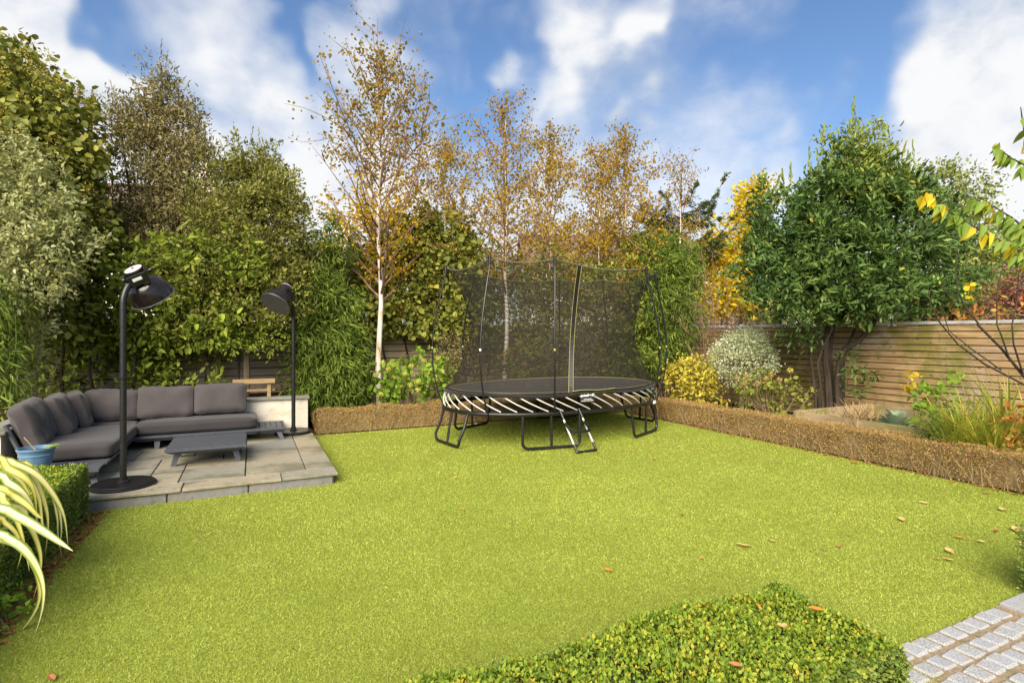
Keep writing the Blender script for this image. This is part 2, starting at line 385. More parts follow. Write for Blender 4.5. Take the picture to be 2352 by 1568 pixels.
M['board_b'] = m_board('weathered_fence_board', (.20, .14, .085), (.38, .285, .19), (.52, .42, .31), 'x', .35, .6)
M['planter'] = m_board('planter_timber', (.17, .11, .05), (.33, .245, .135), (.45, .36, .23), 'y', .55, .35)
M['cap'] = plain('grey_fence_cap', (.34, .33, .32), .7, .3, 0, .18, 5)
M['bench'] = m_board('bench_timber', (.22, .13, .06), (.42, .29, .15), (.52, .38, .22), 'x', .2, .1)

# ================================================================ ground, lawn, beds
LX0, LX1, LY0, LY1 = -1.29, 6.93, 1.65, 9.12           # the lawn
gm = MB(); gm.add([(-900, -900, -.06), (900, -900, -.06), (900, 900, -.06), (-900, 900, -.06)], [(0, 1, 2, 3)])
tag(gm.build('ground', M['soil']), kind='structure')
lm = MB(); lm.poly([(LX0 - .35, -3), (3.05, -3), (3.05, LY0), (LX1 + .1, LY0), (LX1 + .1, LY1 + .1), (LX0 - .35, LY1 + .1)], -.05, .0)
tag(lm.build('lawn', M['lawn']), kind='structure')
def bed(name, x0, x1, y0, y1, z, n=40, seed=1):
    g = np.random.default_rng(seed); b = MB(); vs, fs = [], []; ny = max(2, int(n * (y1 - y0) / max(x1 - x0, y1 - y0))); nx = max(2, int(n * (x1 - x0) / max(x1 - x0, y1 - y0)))
    for j in range(ny + 1):
        for i in range(nx + 1): vs.append((x0 + (x1 - x0) * i / nx, y0 + (y1 - y0) * j / ny, z + (g.random() - .5) * .05 if 0 < i < nx and 0 < j < ny else -.05))
    for j in range(ny):
        for i in range(nx): a = j * (nx + 1) + i; fs.append((a, a + 1, a + nx + 2, a + nx + 1))
    b.add(vs, fs); return tag(b.build(name, M['soil'], smooth=True), kind='structure')
bed('flower_bed_right', LX1 + .02, 9.95, -1.5, 11.0, .07, 60, 2)
bed('flower_bed_back', .86, LX1 + .02, LY1 + .03, 11.0, .06, 40, 3)
bed('flower_bed_left', -3.6, LX0 - .02, 1.2, 6.04, .04, 40, 4)
# turf blades: dense close to the camera, coarser further away
g = np.random.default_rng(11)
def turf(n, d0, d1, h, w):
    d = np.sqrt(g.uniform(d0 ** 2, d1 ** 2, n)) + g.normal(size=n) * .45; r = g.uniform(-1.02, 1.02, n)
    p = FWD * d[:, None] + RGT * (r * d)[:, None]
    k = (p[:, 0] > LX0 - .12) & (p[:, 0] < LX1 - .02) & (p[:, 1] > LY0) & (p[:, 1] < LY1) | (p[:, 0] > LX0) & (p[:, 0] < 2.9) & (p[:, 1] <= LY0) & (p[:, 1] > .2)
    k &= ~((p[:, 1] > 6.08) & (p[:, 0] < .84))
    k &= ~((p[:, 0] < -1.16) & (p[:, 1] < 6.1) & (p[:, 0] + 1.27 < .10 * np.sin(p[:, 1] * 7)))
    p = p[k]; m_ = len(p); a = rdir(g, m_); a[:, 2] = np.abs(a[:, 2]) * .6 + .35
    L = h * g.uniform(.6, 1.3, m_); return p, a, rdir(g, m_), L, np.full(m_, w) * g.uniform(.7, 1.3, m_), g.random(m_)
sets = join_sets(turf(300000, 1.6, 3.7, .015, .0028), turf(260000, 3.6, 6.4, .017, .0048), turf(200000, 6.2, 12.5, .019, .0085))
P_, A_, N_, L_, W_, C_v = sets; P_[:, 2] = .001
go = link_mesh('turf_grass', leaf_mesh('turf_grass', P_, A_, N_, L_, W_, 'blade', C_v), M['grass'])
tag(go, 'bright green artificial turf pile covering the lawn', 'grass', kind='stuff')

# ================================================================ patio: slabs, risers, low rendered wall
PZ = .12
patio = thing('patio', None, None, (-.8, 7.6, 0)); patio['kind'] = 'structure'
pb = MB(); pb.box((-.98, 7.61, (PZ - .03) / 2 - .03), (3.56, 2.98, PZ + .03 - .01)); pb.build('bed_of_mortar', M['mortar'], patio)
rs_ = random.Random(5)
def slab(x0, x1, y0, y1, z0=PZ - .028, z1=PZ, m='slab', name='slab'):
    j = .006; b = MB(); cx, cy = (x0 + x1) / 2, (y0 + y1) / 2
    bm = bmesh.new(); bmesh.ops.create_cube(bm, size=1, matrix=Matrix.Diagonal((x1 - x0 - 2 * j, y1 - y0 - 2 * j, z1 - z0, 1)))
    bmesh.ops.bevel(bm, geom=bm.edges[:], offset=.004, segments=1, affect='EDGES')
    if x1 - x0 > y1 - y0: bmesh.ops.subdivide_edges(bm, edges=[e for e in bm.edges if abs(e.verts[0].co.x - e.verts[1].co.x) > .1], cuts=9)
    for v in bm.verts:
        p = Vector((v.co.x + cx * 3.1, v.co.y + cy * 2.3, v.co.z)); v.co += mnoise.noise_vector(p * 9) * .0035
    me = bpy.data.meshes.new(name); bm.to_mesh(me); bm.free(); me.materials.append(M[m])
    o = bpy.data.objects.new(name, me); COL.objects.link(o); o.parent = patio; o.matrix_parent_inverse = world_matrix(patio).inverted()
    o.location = (cx, cy, (z0 + z1) / 2 + rs_.uniform(-.002, .002)); o.rotation_euler = (rs_.uniform(-.003, .003), rs_.uniform(-.003, .003), 0); return o
for x0, x1 in ((-2.75, -1.72), (-1.72, -.60), (-.60, .29), (.29, .85)): slab(x0, x1, 6.07, 6.37)
for y0, y1 in ((6.37, 7.26), (7.26, 8.32), (8.32, 9.1)): slab(.55, .85, y0, y1)
for r in ((-.05, .55, 6.37, 7.50), (-.05, .55, 7.50, 8.28), (-.05, .55, 8.28, 9.1), (-.66, -.05, 6.37, 6.98), (-.66, -.05, 6.98, 7.36), (-.30, -.05, 7.36, 7.66), (-.95, -.30, 7.36, 7.66),
          (-.95, -.66, 6.80, 7.36), (-1.62, -.66, 6.37, 6.80), (-1.62, -.95, 6.80, 7.14), (-1.62, -.95, 7.14, 7.66), (-.62, -.05, 7.66, 8.35), (-1.25, -.62, 7.66, 8.35), (-.95, -.05, 8.35, 9.1), (-1.62, -.95, 8.35, 9.1),
          (-1.62, -1.25, 7.66, 8.35), (-2.2, -1.62, 6.37, 7.0), (-2.2, -1.62, 7.0, 7.9), (-2.2, -1.62, 7.9, 9.1), (-2.75, -2.2, 6.37, 7.2)): slab(*r)
for x0, x1 in ((-2.75, -1.55), (-1.55, -.72), (-.72, -.02), (-.02, .80)):
    o = slab(x0, x1, 6.09, 6.118, -.03, PZ - .03, 'riser', 'riser_slab')
for y0, y1 in ((6.12, 7.1), (7.1, 8.1), (8.1, 9.08)): slab(.79, .818, y0, y1, -.03, PZ - .03, 'riser', 'riser_slab')

WZ = .60
wall = thing('garden_wall', 'low cream rendered wall with stone coping behind the grey sofa', 'wall', (.3, 9.2, 0))
w = MB(); w.box((-.72, 9.21, WZ / 2), (3.06, .22, WZ)); w.build('wall_face', M['render'], wall)
w = MB(); w.box((-2.36, 8.1, WZ / 2), (.22, 2.0, WZ)); w.box((-3.1, 7.2, WZ / 2), (1.3, .2, WZ - .002)); w.build('wall_return', M['render'], wall)
def coping(x0, x1, y0, y1):
    bm = bmesh.new(); bmesh.ops.create_cube(bm, size=1, matrix=Matrix.Diagonal((x1 - x0 - .008, y1 - y0 - .008, .032, 1)))
    bmesh.ops.bevel(bm, geom=bm.edges[:], offset=.006, segments=1, affect='EDGES')
    lg = 0 if x1 - x0 > y1 - y0 else 1
    bmesh.ops.subdivide_edges(bm, edges=[e for e in bm.edges if abs(e.verts[0].co[lg] - e.verts[1].co[lg]) > .1], cuts=12)
    for v in bm.verts: v.co += mnoise.noise_vector((v.co + Vector((x0, y0, 0))) * 14) * .006
    me = bpy.data.meshes.new('coping'); bm.to_mesh(me); bm.free(); me.materials.append(M['slab'])
    o = bpy.data.objects.new('coping', me); COL.objects.link(o); o.parent = wall; o.matrix_parent_inverse = world_matrix(wall).inverted(); o.location = ((x0 + x1) / 2, (y0 + y1) / 2, WZ + .018)
for x0, x1 in ((-2.5, -1.5), (-1.5, -.55), (-.55, .84)): coping(x0, x1, 9.06, 9.36)
for y0, y1 in ((7.05, 8.0), (8.0, 9.05)): coping(-2.52, -2.2, y0, y1)
coping(-3.75, -2.53, 7.05, 7.35)
rb = MB(); rb.box((-.72, 10.15, .27), (3.1, 1.64, .54)); rb.box((-4.2, 9.1, .268), (3.4, 3.6, .53)); tag(rb.build('raised_bed_soil', M['soil']), kind='structure')

# ================================================================ granite setts
path = thing('path', None, None, (3.4, 1.0, 0)); path['kind'] = 'structure'
pm = MB(); pm.poly([(1.75, -2.6), (6.9, -2.6), (6.9, LY0 - .005), (1.75, LY0 - .005)], -.05, .004); pm.build('sand_joint_bed', M['mortar'], path)
sett_me = []
for k in range(8):
    bm = bmesh.new(); bmesh.ops.create_cube(bm, size=1, matrix=Matrix.Diagonal((.092, .098, .05, 1)))
    bmesh.ops.bevel(bm, geom=bm.edges[:], offset=.009, segments=1, affect='EDGES')
    for v in bm.verts: v.co += mnoise.noise_vector(v.co * 22 + Vector((k * 7, 0, 0))) * .006
    me = bpy.data.meshes.new('sett'); bm.to_mesh(me); bm.free(); me.materials.append(M['sett']); sett_me.append(me)
rg = random.Random(3); ns = 0
for row in range(11):
    y = LY0 - .055 - row * .122; x = 2.2 + rg.random() * .08
    while x < 4.75:
        wd = rg.uniform(.95, 1.22)
        u_d = x * S_ + y * C_; u_s = x * C_ - y * S_
        if not (row < 1 and x > 3.98) and u_d > .3 and u_s / u_d > .60 and u_s / u_d < 1.25 and ns < 290:
            o = bpy.data.objects.new('sett', sett_me[rg.randrange(8)]); COL.objects.link(o); o.parent = path; o.matrix_parent_inverse = world_matrix(path).inverted()
            o.location = (x, y + rg.uniform(-.006, .006), -.012 + rg.uniform(-.003, .004)); o.rotation_euler = (rg.uniform(-.03, .03), rg.uniform(-.03, .03), rg.uniform(-.05, .05) + (math.pi if rg.random() < .5 else 0)); o.scale = (wd, rg.uniform(.96, 1.06), 1); ns += 1
        x += .092 * wd + .016
b = MB(); b.box((4.27, 1.585, -.004), (.56, .12, .05), b=.006); b.build('granite_slab', M['sett'], path)

# ================================================================ fences
def fence(name, label, loc, x0, x1, y0, y1, rows, pitch, m, joints, cap=None, thick=.022, z0=.03):
    t = thing(name, label, 'fence', loc); ax = 'x' if abs(x1 - x0) > abs(y1 - y0) else 'y'; rr = random.Random(len(name))
    cache = {}
    for a, b_ in zip(joints[:-1], joints[1:]):
        L = b_ - a - .003; key = round(L, 3)
        for i in range(rows):
            h = pitch - .015
            if key not in cache:
                mb = MB(); mb.box((0, 0, 0), (L, thick, h) if ax == 'x' else (thick, L, h), b=.002); cache[key] = mb.mesh('fence_board'); cache[key].materials.append(m)
            o = bpy.data.objects.new('fence_board', cache[key]); COL.objects.link(o); o.parent = t; o.matrix_parent_inverse = world_matrix(t).inverted()
            c = (a + b_) / 2; jit = rr.uniform(-.003, .003); z = z0 + pitch * (i + .5) + rr.uniform(-.0015, .0015)
            o.location = (c, y0 + jit, z) if ax == 'x' else (x0 + jit, c, z)
            tl = rr.uniform(-.0012, .0012); o.rotation_euler = (0, tl, 0) if ax == 'x' else (tl, 0, 0)
    for j in joints:
        mb = MB(); zt = z0 + rows * pitch
        if ax == 'x': mb.box((j, y0 + thick * .5 + .055, zt / 2), (.09, .09, zt))
        else: mb.box((x0 + thick * .5 + .055, j, zt / 2), (.09, .09, zt))
        mb.build('post', m, t)
    # thin dark sheet added behind the boards closes the gaps between them
    mb = MB(); zt = z0 + rows * pitch
    if ax == 'x': mb.box(((x0 + x1) / 2, y0 + .018, zt / 2), (x1 - x0, .006, zt - .02))
    else: mb.box((x0 + .018, (y0 + y1) / 2, zt / 2), (.006, y1 - y0, zt - .02))
    mb.build('backing', M['backing'], t)
    if cap:
        for a, b_ in zip(joints[:-1], joints[1:]):
            mb = MB()
            if ax == 'x': mb.box(((a + b_) / 2, y0 + .04, zt + .028), (b_ - a - .004, .15, .05), b=.004)
            else: mb.box((x0 + .04, (a + b_) / 2, zt + .028), (.15, b_ - a - .004, .05), b=.004)
            mb.build('fence_cap', cap, t)
    return t
M['backing'] = plain('dark_backing', (.012, .010, .008), .95, .1)  # near-black colour of the sheet added behind the fence boards
fence('slatted_fence', 'tall horizontal slat fence with grey capping along the right side of the garden', (9.9, 5.5, 0), 9.9, 9.9, -.5, 10.97, 16, .1085, M['board_r'], (-.5, 2.2, 4.75, 6.62, 8.6, 10.97), M['cap'])
fence('back_fence', 'weathered brown slat fence behind the birch trees and bamboo', (2, 11.0, 0), -6.0, 9.86, 11.0, 11.0, 13, .138, M['board_b'], (-6, -3.2, -.9, 1.3, 3.6, 5.7, 7.9, 9.86))
fence('neighbour_fence', 'taller slat fence standing beyond the capped right fence near the yellow tree', (12, 13.4, 0), 9.98, 17, 13.4, 13.4, 19, .138, M['board_b'], (9.98, 12.2, 14.5, 17))
# ================================================================ furniture
def m_fabric(name, col):
    m, t, out = new_mat(name); co = t.new('ShaderNodeTexCoord').outputs['Object']
    n = t.noise(co, 3, 5, .6); wv_ = t.noise(t.mapping(co, (1, 1, 1)), 260, 2, .6)
    c = t.ramp(wv_, [(.3, tuple(x * .72 for x in col)), (.7, tuple(x * 1.35 for x in col))]); c = t.mix(t.smooth(n, .4, .7, 0, .25), c, tuple(x * 1.25 for x in col))
    b = pbsdf(t, c, .85, .15, 0, t.bump(wv_, .25, .002)); b.inputs['Sheen Weight'].default_value = .12; t.l.new(b.outputs[0], out.inputs[0]); return m
M['fabric'] = m_fabric('charcoal_fabric', (.060, .053, .054)); M['fabric2'] = m_fabric('charcoal_seat_fabric', (.038, .034, .036))
M['alu'] = plain('slate_grey_aluminium', (.058, .063, .076), .5, .4, 0, .10, 30)
M['black'] = plain('black_powder_coat', (.0065, .006, .0065), .38, .5, 0, .2, 40)
M['blackmetal'] = plain('satin_black_metal', (.016, .0135, .0135), .17, .6, .35, .2, 14)
M['steel'] = plain('dull_reflector', (.26, .25, .22), .42, .5, .5, .15, 60)
M['whitetag'] = plain('white_sticker', (.7, .7, .68), .5); M['rust'] = plain('rusty_bolt', (.30, .08, .025), .8)
M['rimgrey'] = plain('worn_rim', (.10, .095, .095), .4, .5, .3, .2, 20); M['capgrey'] = plain('grey_cap', (.40, .39, .40), .5, .4, 0, .1, 20)

def cushion(name, c, size, rx=0, ry=0, rz=0, puff=.22, wr=.012, seed=0, parent=None, m='fabric', bend=0.0, edge=.16):
    """soft upholstered block: rounded edges, puffed middle, creases"""
    n = 14; bm = bmesh.new(); bmesh.ops.create_cube(bm, size=2); bmesh.ops.subdivide_edges(bm, edges=bm.edges[:], cuts=n, use_grid_fill=True)
    hx, hy, hz = size[0] / 2, size[1] / 2, size[2] / 2; mn = min(hx, hy, hz)
    for v in bm.verts:
        x, y, z = v.co; p = [x * hx, y * hy, z * hz]; r = mn * edge * 3
        q = [max(-h + r, min(h - r, a)) for a, h in zip(p, (hx, hy, hz))] if r < mn else [max(-h + mn * .98, min(h - mn * .98, a)) for a, h in zip(p, (hx, hy, hz))]
        rr = min(r, mn * .98); d = Vector(p) - Vector(q)
        if d.length > 1e-6: d = d.normalized() * rr
        p = Vector(q) + d
        k = 1 - puff * max(abs(x), abs(z) if hy < hz else abs(y)) ** 4
        if hy < hz and hy < hx: p.y *= k
        elif hz < hx: p.z *= 1 - puff * max(abs(x), abs(y)) ** 5
        s = Vector((p.x * 5 + seed * 3.3, p.y * 5, p.z * 5 + seed)); p += mnoise.noise_vector(s) * wr
        s2 = Vector((p.x * 17 + seed, p.y * 5, p.z * 6)); p += Vector((0, mnoise.noise(s2) * wr * 1.1, mnoise.noise(s2 + Vector((9, 0, 0))) * wr * .8))
        p.y += bend * (x * x - .4)
        v.co = p
    Mx = Matrix.Translation(c) @ Matrix.Rotation(rz, 4, 'Z') @ Matrix.Rotation(ry, 4, 'Y') @ Matrix.Rotation(rx, 4, 'X')
    bm.transform(Mx); me = bpy.data.meshes.new(name); bm.to_mesh(me); bm.free(); me.polygons.foreach_set('use_smooth', [True] * len(me.polygons))
    return link_mesh(name, me, M[m], parent)

sofa = thing('corner_sofa', 'large L-shaped charcoal outdoor sofa with low slatted platform on the patio', 'sofa', (-1.2, 8.0, PZ))
PT = .29                                             # platform top
b = MB()                                             # tapered platform edges
def plat(x0, x1, y0, y1, z1=PT, th=.07, inset=.05):
    vs = [(x0 + inset, y0 + inset, z1 - th), (x1 - inset, y0 + inset, z1 - th), (x1 - inset, y1 - .01, z1 - th), (x0 + inset, y1 - .01, z1 - th),
          (x0, y0, z1 - .022), (x1, y0, z1 - .022), (x1, y1, z1 - .022), (x0, y1, z1 - .022), (x0, y0, z1), (x1, y0, z1), (x1, y1, z1), (x0, y1, z1)]
    b.add(vs, [(0, 3, 2, 1), (8, 9, 10, 11), (0, 1, 5, 4), (1, 2, 6, 5), (2, 3, 7, 6), (3, 0, 4, 7), (4, 5, 9, 8), (5, 6, 10, 9), (6, 7, 11, 10), (7, 4, 8, 11)])
plat(-1.37, .10, 8.33, 9.04); b.build('platform', M['alu'], sofa)
b = MB(); plat(-2.16, -1.34, 6.86, 9.04, PT - .001); b.build('platform', M['alu'], sofa)
# slatted ends
b = MB(); vs = None; plat(.101, .45, 8.33, 8.40, PT); plat(.101, .45, 8.97, 9.04, PT, .05, .0); b.box((.435, 8.69, PT - .02), (.03, .58, .04)); b.build('end_frame', M['alu'], sofa)
for x in (.14, .215, .29, .365):
    s = MB(); s.box((x + .01, 8.685, PT - .008), (.066, .575, .016), b=.002); s.build('slat', M['alu'], sofa)
b = MB(); plat(-2.16, -1.34, 6.53, 6.60, PT - .001); b.build('end_frame', M['alu'], sofa)
for y in (6.645, 6.725, 6.805):
    s = MB(); s.box((-1.75, y, PT - .009), (.80, .07, .016), b=.002); s.build('slat', M['alu'], sofa)
def leg(x, y, dx, dy, par, z1, z0=PZ):
    s = MB(); a, c = .033, .026
    s.add([(x - a, y - c, z1), (x + a, y - c, z1), (x + a, y + c, z1), (x - a, y + c, z1)] + [(x + dx - a * .75, y + dy - c * .75, z0), (x + dx + a * .75, y + dy - c * .75, z0), (x + dx + a * .75, y + dy + c * .75, z0), (x + dx - a * .75, y + dy + c * .75, z0)],
          [(0, 1, 2, 3), (7, 6, 5, 4), (0, 4, 5, 1), (1, 5, 6, 2), (2, 6, 7, 3), (3, 7, 4, 0)]); s.build('leg', M['alu'], par)
for x, y, dx, dy in ((.36, 8.40, .05, -.04), (.36, 8.95, .05, .03), (-1.1, 8.42, 0, -.04), (-1.42, 6.7, .03, -.05), (-2.05, 6.7, -.03, -.05), (-1.42, 8.1, .03, 0), (-2.08, 8.85, -.02, .03)): leg(x, y, dx, dy, sofa, PT - .06)
cushion('seat_cushion', (-.64, 8.71, PT + .085), (1.44, .68, .17), puff=.12, wr=.006, seed=1, parent=sofa, m='fabric2', edge=.2)
cushion('seat_cushion', (-1.72, 7.78, PT + .085), (.80, 1.50, .17), puff=.10, wr=.006, seed=2, parent=sofa, m='fabric2', edge=.2)
cushion('seat_cushion', (-1.76, 8.78, PT + .082), (.78, .50, .16), puff=.10, wr=.006, seed=3, parent=sofa, m='fabric2', edge=.2)
cushion('back_cushion', (-.385, 8.86, .69), (.66, .20, .43), rx=R(-14), puff=.42, wr=.012, seed=4, parent=sofa)
cushion('back_cushion', (-1.055, 8.87, .67), (.67, .20, .43), rx=R(-14), puff=.42, wr=.012, seed=5, parent=sofa)
cushion('back_cushion', (-1.67, 8.86, .66), (.62, .20, .43), rx=R(-16), ry=R(2), rz=R(3), puff=.42, wr=.020, seed=6, parent=sofa, bend=.03)
cushion('back_cushion', (-2.11, 7.53, .645), (.74, .22, .50), rx=R(-20), rz=R(95), ry=R(-3), puff=.28, wr=.020, seed=7, parent=sofa)
cushion('back_cushion', (-2.04, 8.12, .655), (.66, .22, .48), rx=R(-18), rz=R(99), puff=.26, wr=.024, seed=8, parent=sofa)
cushion('back_cushion', (-1.96, 8.57, .655), (.50, .21, .46), rx=R(-16), rz=R(106), puff=.30, wr=.022, seed=9, parent=sofa)
for x0, y0 in ((-2.10, 7.14), (-2.10, 8.05)):
    s = MB(); s.tube([(x0, y0, PT - .04), (x0 - .01, y0, PT + .10), (x0 - .13, y0, PT + .40)], .022, 6); s.build('back_post', M['alu'], sofa)
s = MB(); s.tube([(-2.225, 7.14, PT + .385), (-2.225, 8.95, PT + .385)], .018, 6); s.build('back_rail', M['alu'], sofa)
s = MB(); s.tube([(-2.0, 9.02, PT + .33), (-.06, 9.02, PT + .33)], .016, 6); s.build('back_rail', M['alu'], sofa)
for x0 in (-1.9, -1.0, -.1):
    s = MB(); s.tube([(x0, 8.98, PT - .04), (x0, 9.02, PT + .33)], .018, 6); s.build('back_post', M['alu'], sofa)

table = thing('coffee_table', 'low dark grey aluminium coffee table with splayed legs on the patio', 'table', (-.44, 7.4, PZ))
b = MB(); plat(-.85, -.045, 6.98, 7.86, .335, .06, .07); 
b.v[2] = (b.v[2][0], 7.79, b.v[2][2]); b.v[3] = (b.v[3][0], 7.79, b.v[3][2]); b.build('table_frame', M['alu'], table)
for k in range(4):
    s = MB(); y = 7.105 + k * .2105; s.box((-.4475, y, .3375), (.79, .207, .007), b=.0015); s.build('top_panel', M['alu'], table)
for x, y, dx, dy in ((-.74, 7.20, -.05, -.02), (-.17, 7.16, .045, -.02), (-.74, 7.66, -.05, .03), (-.17, 7.66, .045, .03)): leg(x, y, dx, dy, table, .28)

def heater(label, base, bend_dir, arm, head_off, axis, seed):
    """standing patio heater lamp; axis = way the shade opens (right, depth, up)"""
    cv = lambda a: Vector(RGT * a[0] + FWD * a[1] + UP * a[2])
    t = thing('heater_lamp', label, 'heater lamp', (base[0], base[1], PZ), 'patio heater lamps'); bx, by = base[0], base[1]
    s = MB(); s.lathe([(.0, 0), (.272, 0), (.278, .008), (.278, .018), (.272, .024), (.262, .026), (.262, .034), (.255, .040), (.0, .041)], 48, (bx, by, PZ)); s.build('base_disc', M['black'], t, True)
    s = MB(); s.lathe([(.055, 0), (.055, .012), (.045, .02), (.036, .024), (.036, .05), (.0, .05)], 24, (bx, by, PZ + .040)); s.build('base_collar', M['black'], t, True)
    z0, zb = PZ + .06, 1.90; hd = cv((bend_dir[0], bend_dir[1], 0)).normalized(); pts = [Vector((bx, by, z0)), Vector((bx, by, 1.0)), Vector((bx, by, 1.62))]
    rad = arm
    for k in range(0, 10):
        a = R(58) * k / 9; pts.append(Vector((bx, by, zb)) + hd * (rad * (1 - math.cos(a))) + Vector((0, 0, rad * math.sin(a))))
    end = pts[-1]; s = MB(); s.tube(pts, .029, 14); s.build('pole', M['black'], t, True)
    s = MB(); s.tube([(bx, by, 1.16), (bx, by, 1.175)], .0305, 14); s.build('pole_joint', M['blackmetal'], t, True)
    ax = cv(axis).normalized(); hp = Vector((bx, by, 0)) + cv(head_off); hp.z = head_off[2]      # centre of the rim
    rot = (-ax).to_track_quat('Z', 'Y').to_matrix().to_4x4(); Mx = Matrix.Translation(hp) @ rot                        # local +z = back of the head
    prof = []
    for k in range(0, 15):
        a = R(90) * k / 14; prof.append((.075 + .135 * math.cos(a), .215 * math.sin(a) ** 1.05))
    s = MB(); s.M = Mx; s.lathe([(.212, -.004), (.214, .0)] + prof + [(.0, .215)], 48); s.lathe([(.204, -.003)] + [(max(r - .006, .001), z - .006) for r, z in prof], 48)
    shade = s.build('shade', M['blackmetal'], t, True)
    s = MB(); s.M = Mx; s.lathe([(.203, -.006), (.215, -.006), (.217, 0), (.214, .006)], 48); s.build('rim', M['rimgrey'], shade, True)
    s = MB(); s.M = Mx; s.lathe([(.19, .018), (.17, .05), (.11, .085), (.0, .095)], 40); s.build('reflector', M['steel'], shade, True)
    s = MB(); s.M = Mx
    for r in np.linspace(.035, .195, 12): s.tube([(r * math.cos(a), r * math.sin(a), .012) for a in np.linspace(0, 2 * math.pi, 37)[:-1]], .0016, 4, closed=True)
    for k in range(24):
        a = 2 * math.pi * k / 24; s.tube([(.03 * math.cos(a), .03 * math.sin(a), .012), (.2 * math.cos(a), .2 * math.sin(a), .012)], .0012, 4)
    s.build('grille', M['black'], shade, True)
    s = MB(); s.M = Mx; s.lathe([(.0, .004), (.058, .004), (.06, .02), (.06, .05), (.0, .05)], 24); s.build('burner', M['black'], shade, True)
    s = MB(); s.M = Mx; s.lathe([(.083, .20), (.083, .335), (.080, .342), (.0, .342)], 32); s.build('neck', M['blackmetal'], t, True)
    s = MB(); s.M = Mx; s.lathe([(.0, .343), (.082, .343), (.082, .350), (.078, .353), (.0, .353)], 32); s.build('top_cap', M['capgrey'], t, True)
    s = MB(); s.M = Mx; s.lathe([(.014, .353), (.014, .357), (.007, .358), (.007, .368), (.0, .370)], 12); s.build('cap_bolt', M['rust'], t, True)
    # yoke between the pole end and the head
    inv = Mx.inverted(); le = inv @ end; la = math.atan2(le.y, le.x); Ry = Mx @ Matrix.Rotation(la, 4, 'Z')
    rl = max(.13, math.hypot(le.x, le.y)); rl = min(rl, .17)
    s = MB(); s.M = Ry; s.box((rl, 0, le.z), (.035, .185, .11), b=.006)
    for sy in (-1, 1): s.box((rl * .5 - .01, sy * .094, max(.23, min(.30, le.z + .03))), (rl + .06, .008, .075), b=.003)
    s.build('yoke', M['black'], t)
    s = MB(); s.M = Ry; s.box((rl + .020, .0, le.z + .015), (.004, .085, .03)); s.build('sticker', M['whitetag'], t)
    for sy in (-1, 1):
        s = MB(); s.M = Ry; s.lathe([(0, 0)] + [(.010, 0), (.010, .022), (.022, .022), (.022, .044), (0, .044)], 10)
        s.v = [tuple(Ry @ (Matrix.Translation((0, sy * .096, .275)) @ Matrix.Rotation(-sy * R(90), 4, 'X') @ (Ry.inverted() @ Vector(p)))) for p in s.v]; s.build('knob', M['black'], t, True)
    s = MB(); A = Ry @ Vector((rl, .03, le.z - .05)); B = Ry @ Vector((.11, .05, .19)); Cm = (A + B) / 2 - Vector((0, 0, .10))
    s.tube([A * (1 - k) ** 2 + Cm * 2 * k * (1 - k) + B * k * k for k in np.linspace(0, 1, 9)], .006, 6); s.build('cable', M['black'], t, True)
    s = MB(); tip = Ry @ Vector((rl, 0, le.z)); s.tube([end, end.lerp(tip, .5) + Vector((0, 0, .01)), tip], .027, 12); s.build('arm_tip', M['black'], t, True)
    return t
b1 = GP(283, 1113, .13); b2 = GP(674, 992, .13)
heater('black patio heater lamp nearest the camera, at the patio front corner, shade facing away', b1, (.22, .97), .34, (.07, .34, 1.99), (.20, .60, -.80), 1)
heater('black patio heater lamp standing by the rendered wall, grille facing the camera', b2, (-.35, -.94), .30, (-.13, -.33, 2.05), (-.22, -.62, -.74), 2)

# blue glazed pot on the sofa platform
M['glaze'] = plain('blue_glaze', (.10, .19, .29), .28, .5, 0, .15, 9); M['pale_leaf'] = leafmat('pale_green_leaf', [(0, (.16, .30, .03)), (1, (.38, .46, .06))]); M['twig'] = bark('dry_twig', (.20, .12, .06), (.42, .30, .17), 30)
px, py = -1.86, 6.70; pz = PT + .001
pot = thing('plant_pot', 'blue glazed plant pot with a bare stalk on the sofa platform', 'plant pot', (px, py, pz))
s = MB(); s.lathe([(0, 0), (.096, 0), (.102, .012), (.127, .135), (.129, .15), (.136, .154), (.136, .165), (.131, .168), (.140, .20), (.146, .205), (.150, .215), (.148, .226), (.138, .226), (.132, .19), (0, .19)], 40, (px, py, pz)); s.build('pot_body', M['glaze'], pot, True)
s = MB(); s.lathe([(0, .192), (.128, .192), (.0, .200)], 24, (px, py, pz)); s.build('soil', M['soil'], pot)
s = MB(); s.tube([(px, py, pz + .19), (px - .05, py + .01, pz + .26), (px - .10, py + .02, pz + .33)], [.006, .005, .004], 6); s.tube([(px, py - .02, pz + .19), (px - .12, py - .10, pz + .20)], [.003, .002], 5); s.build('stalk', M['twig'], pot)
g = np.random.default_rng(5)
for k in range(7):
    a = g.uniform(-.6, 1.2); q = np.array([[px + .05 + g.uniform(-.02, .07), py - .03 + g.uniform(-.05, .05), pz + .215 + g.uniform(0, .02)]])
    link_mesh('leaf', leaf_mesh('leaf', q, np.array([[math.cos(a), math.sin(a), .15]]), np.array([[0, 0, 1.]]), np.array([.06]), np.array([.05]), 'leaf', np.array([.5])), M['pale_leaf'], pot)

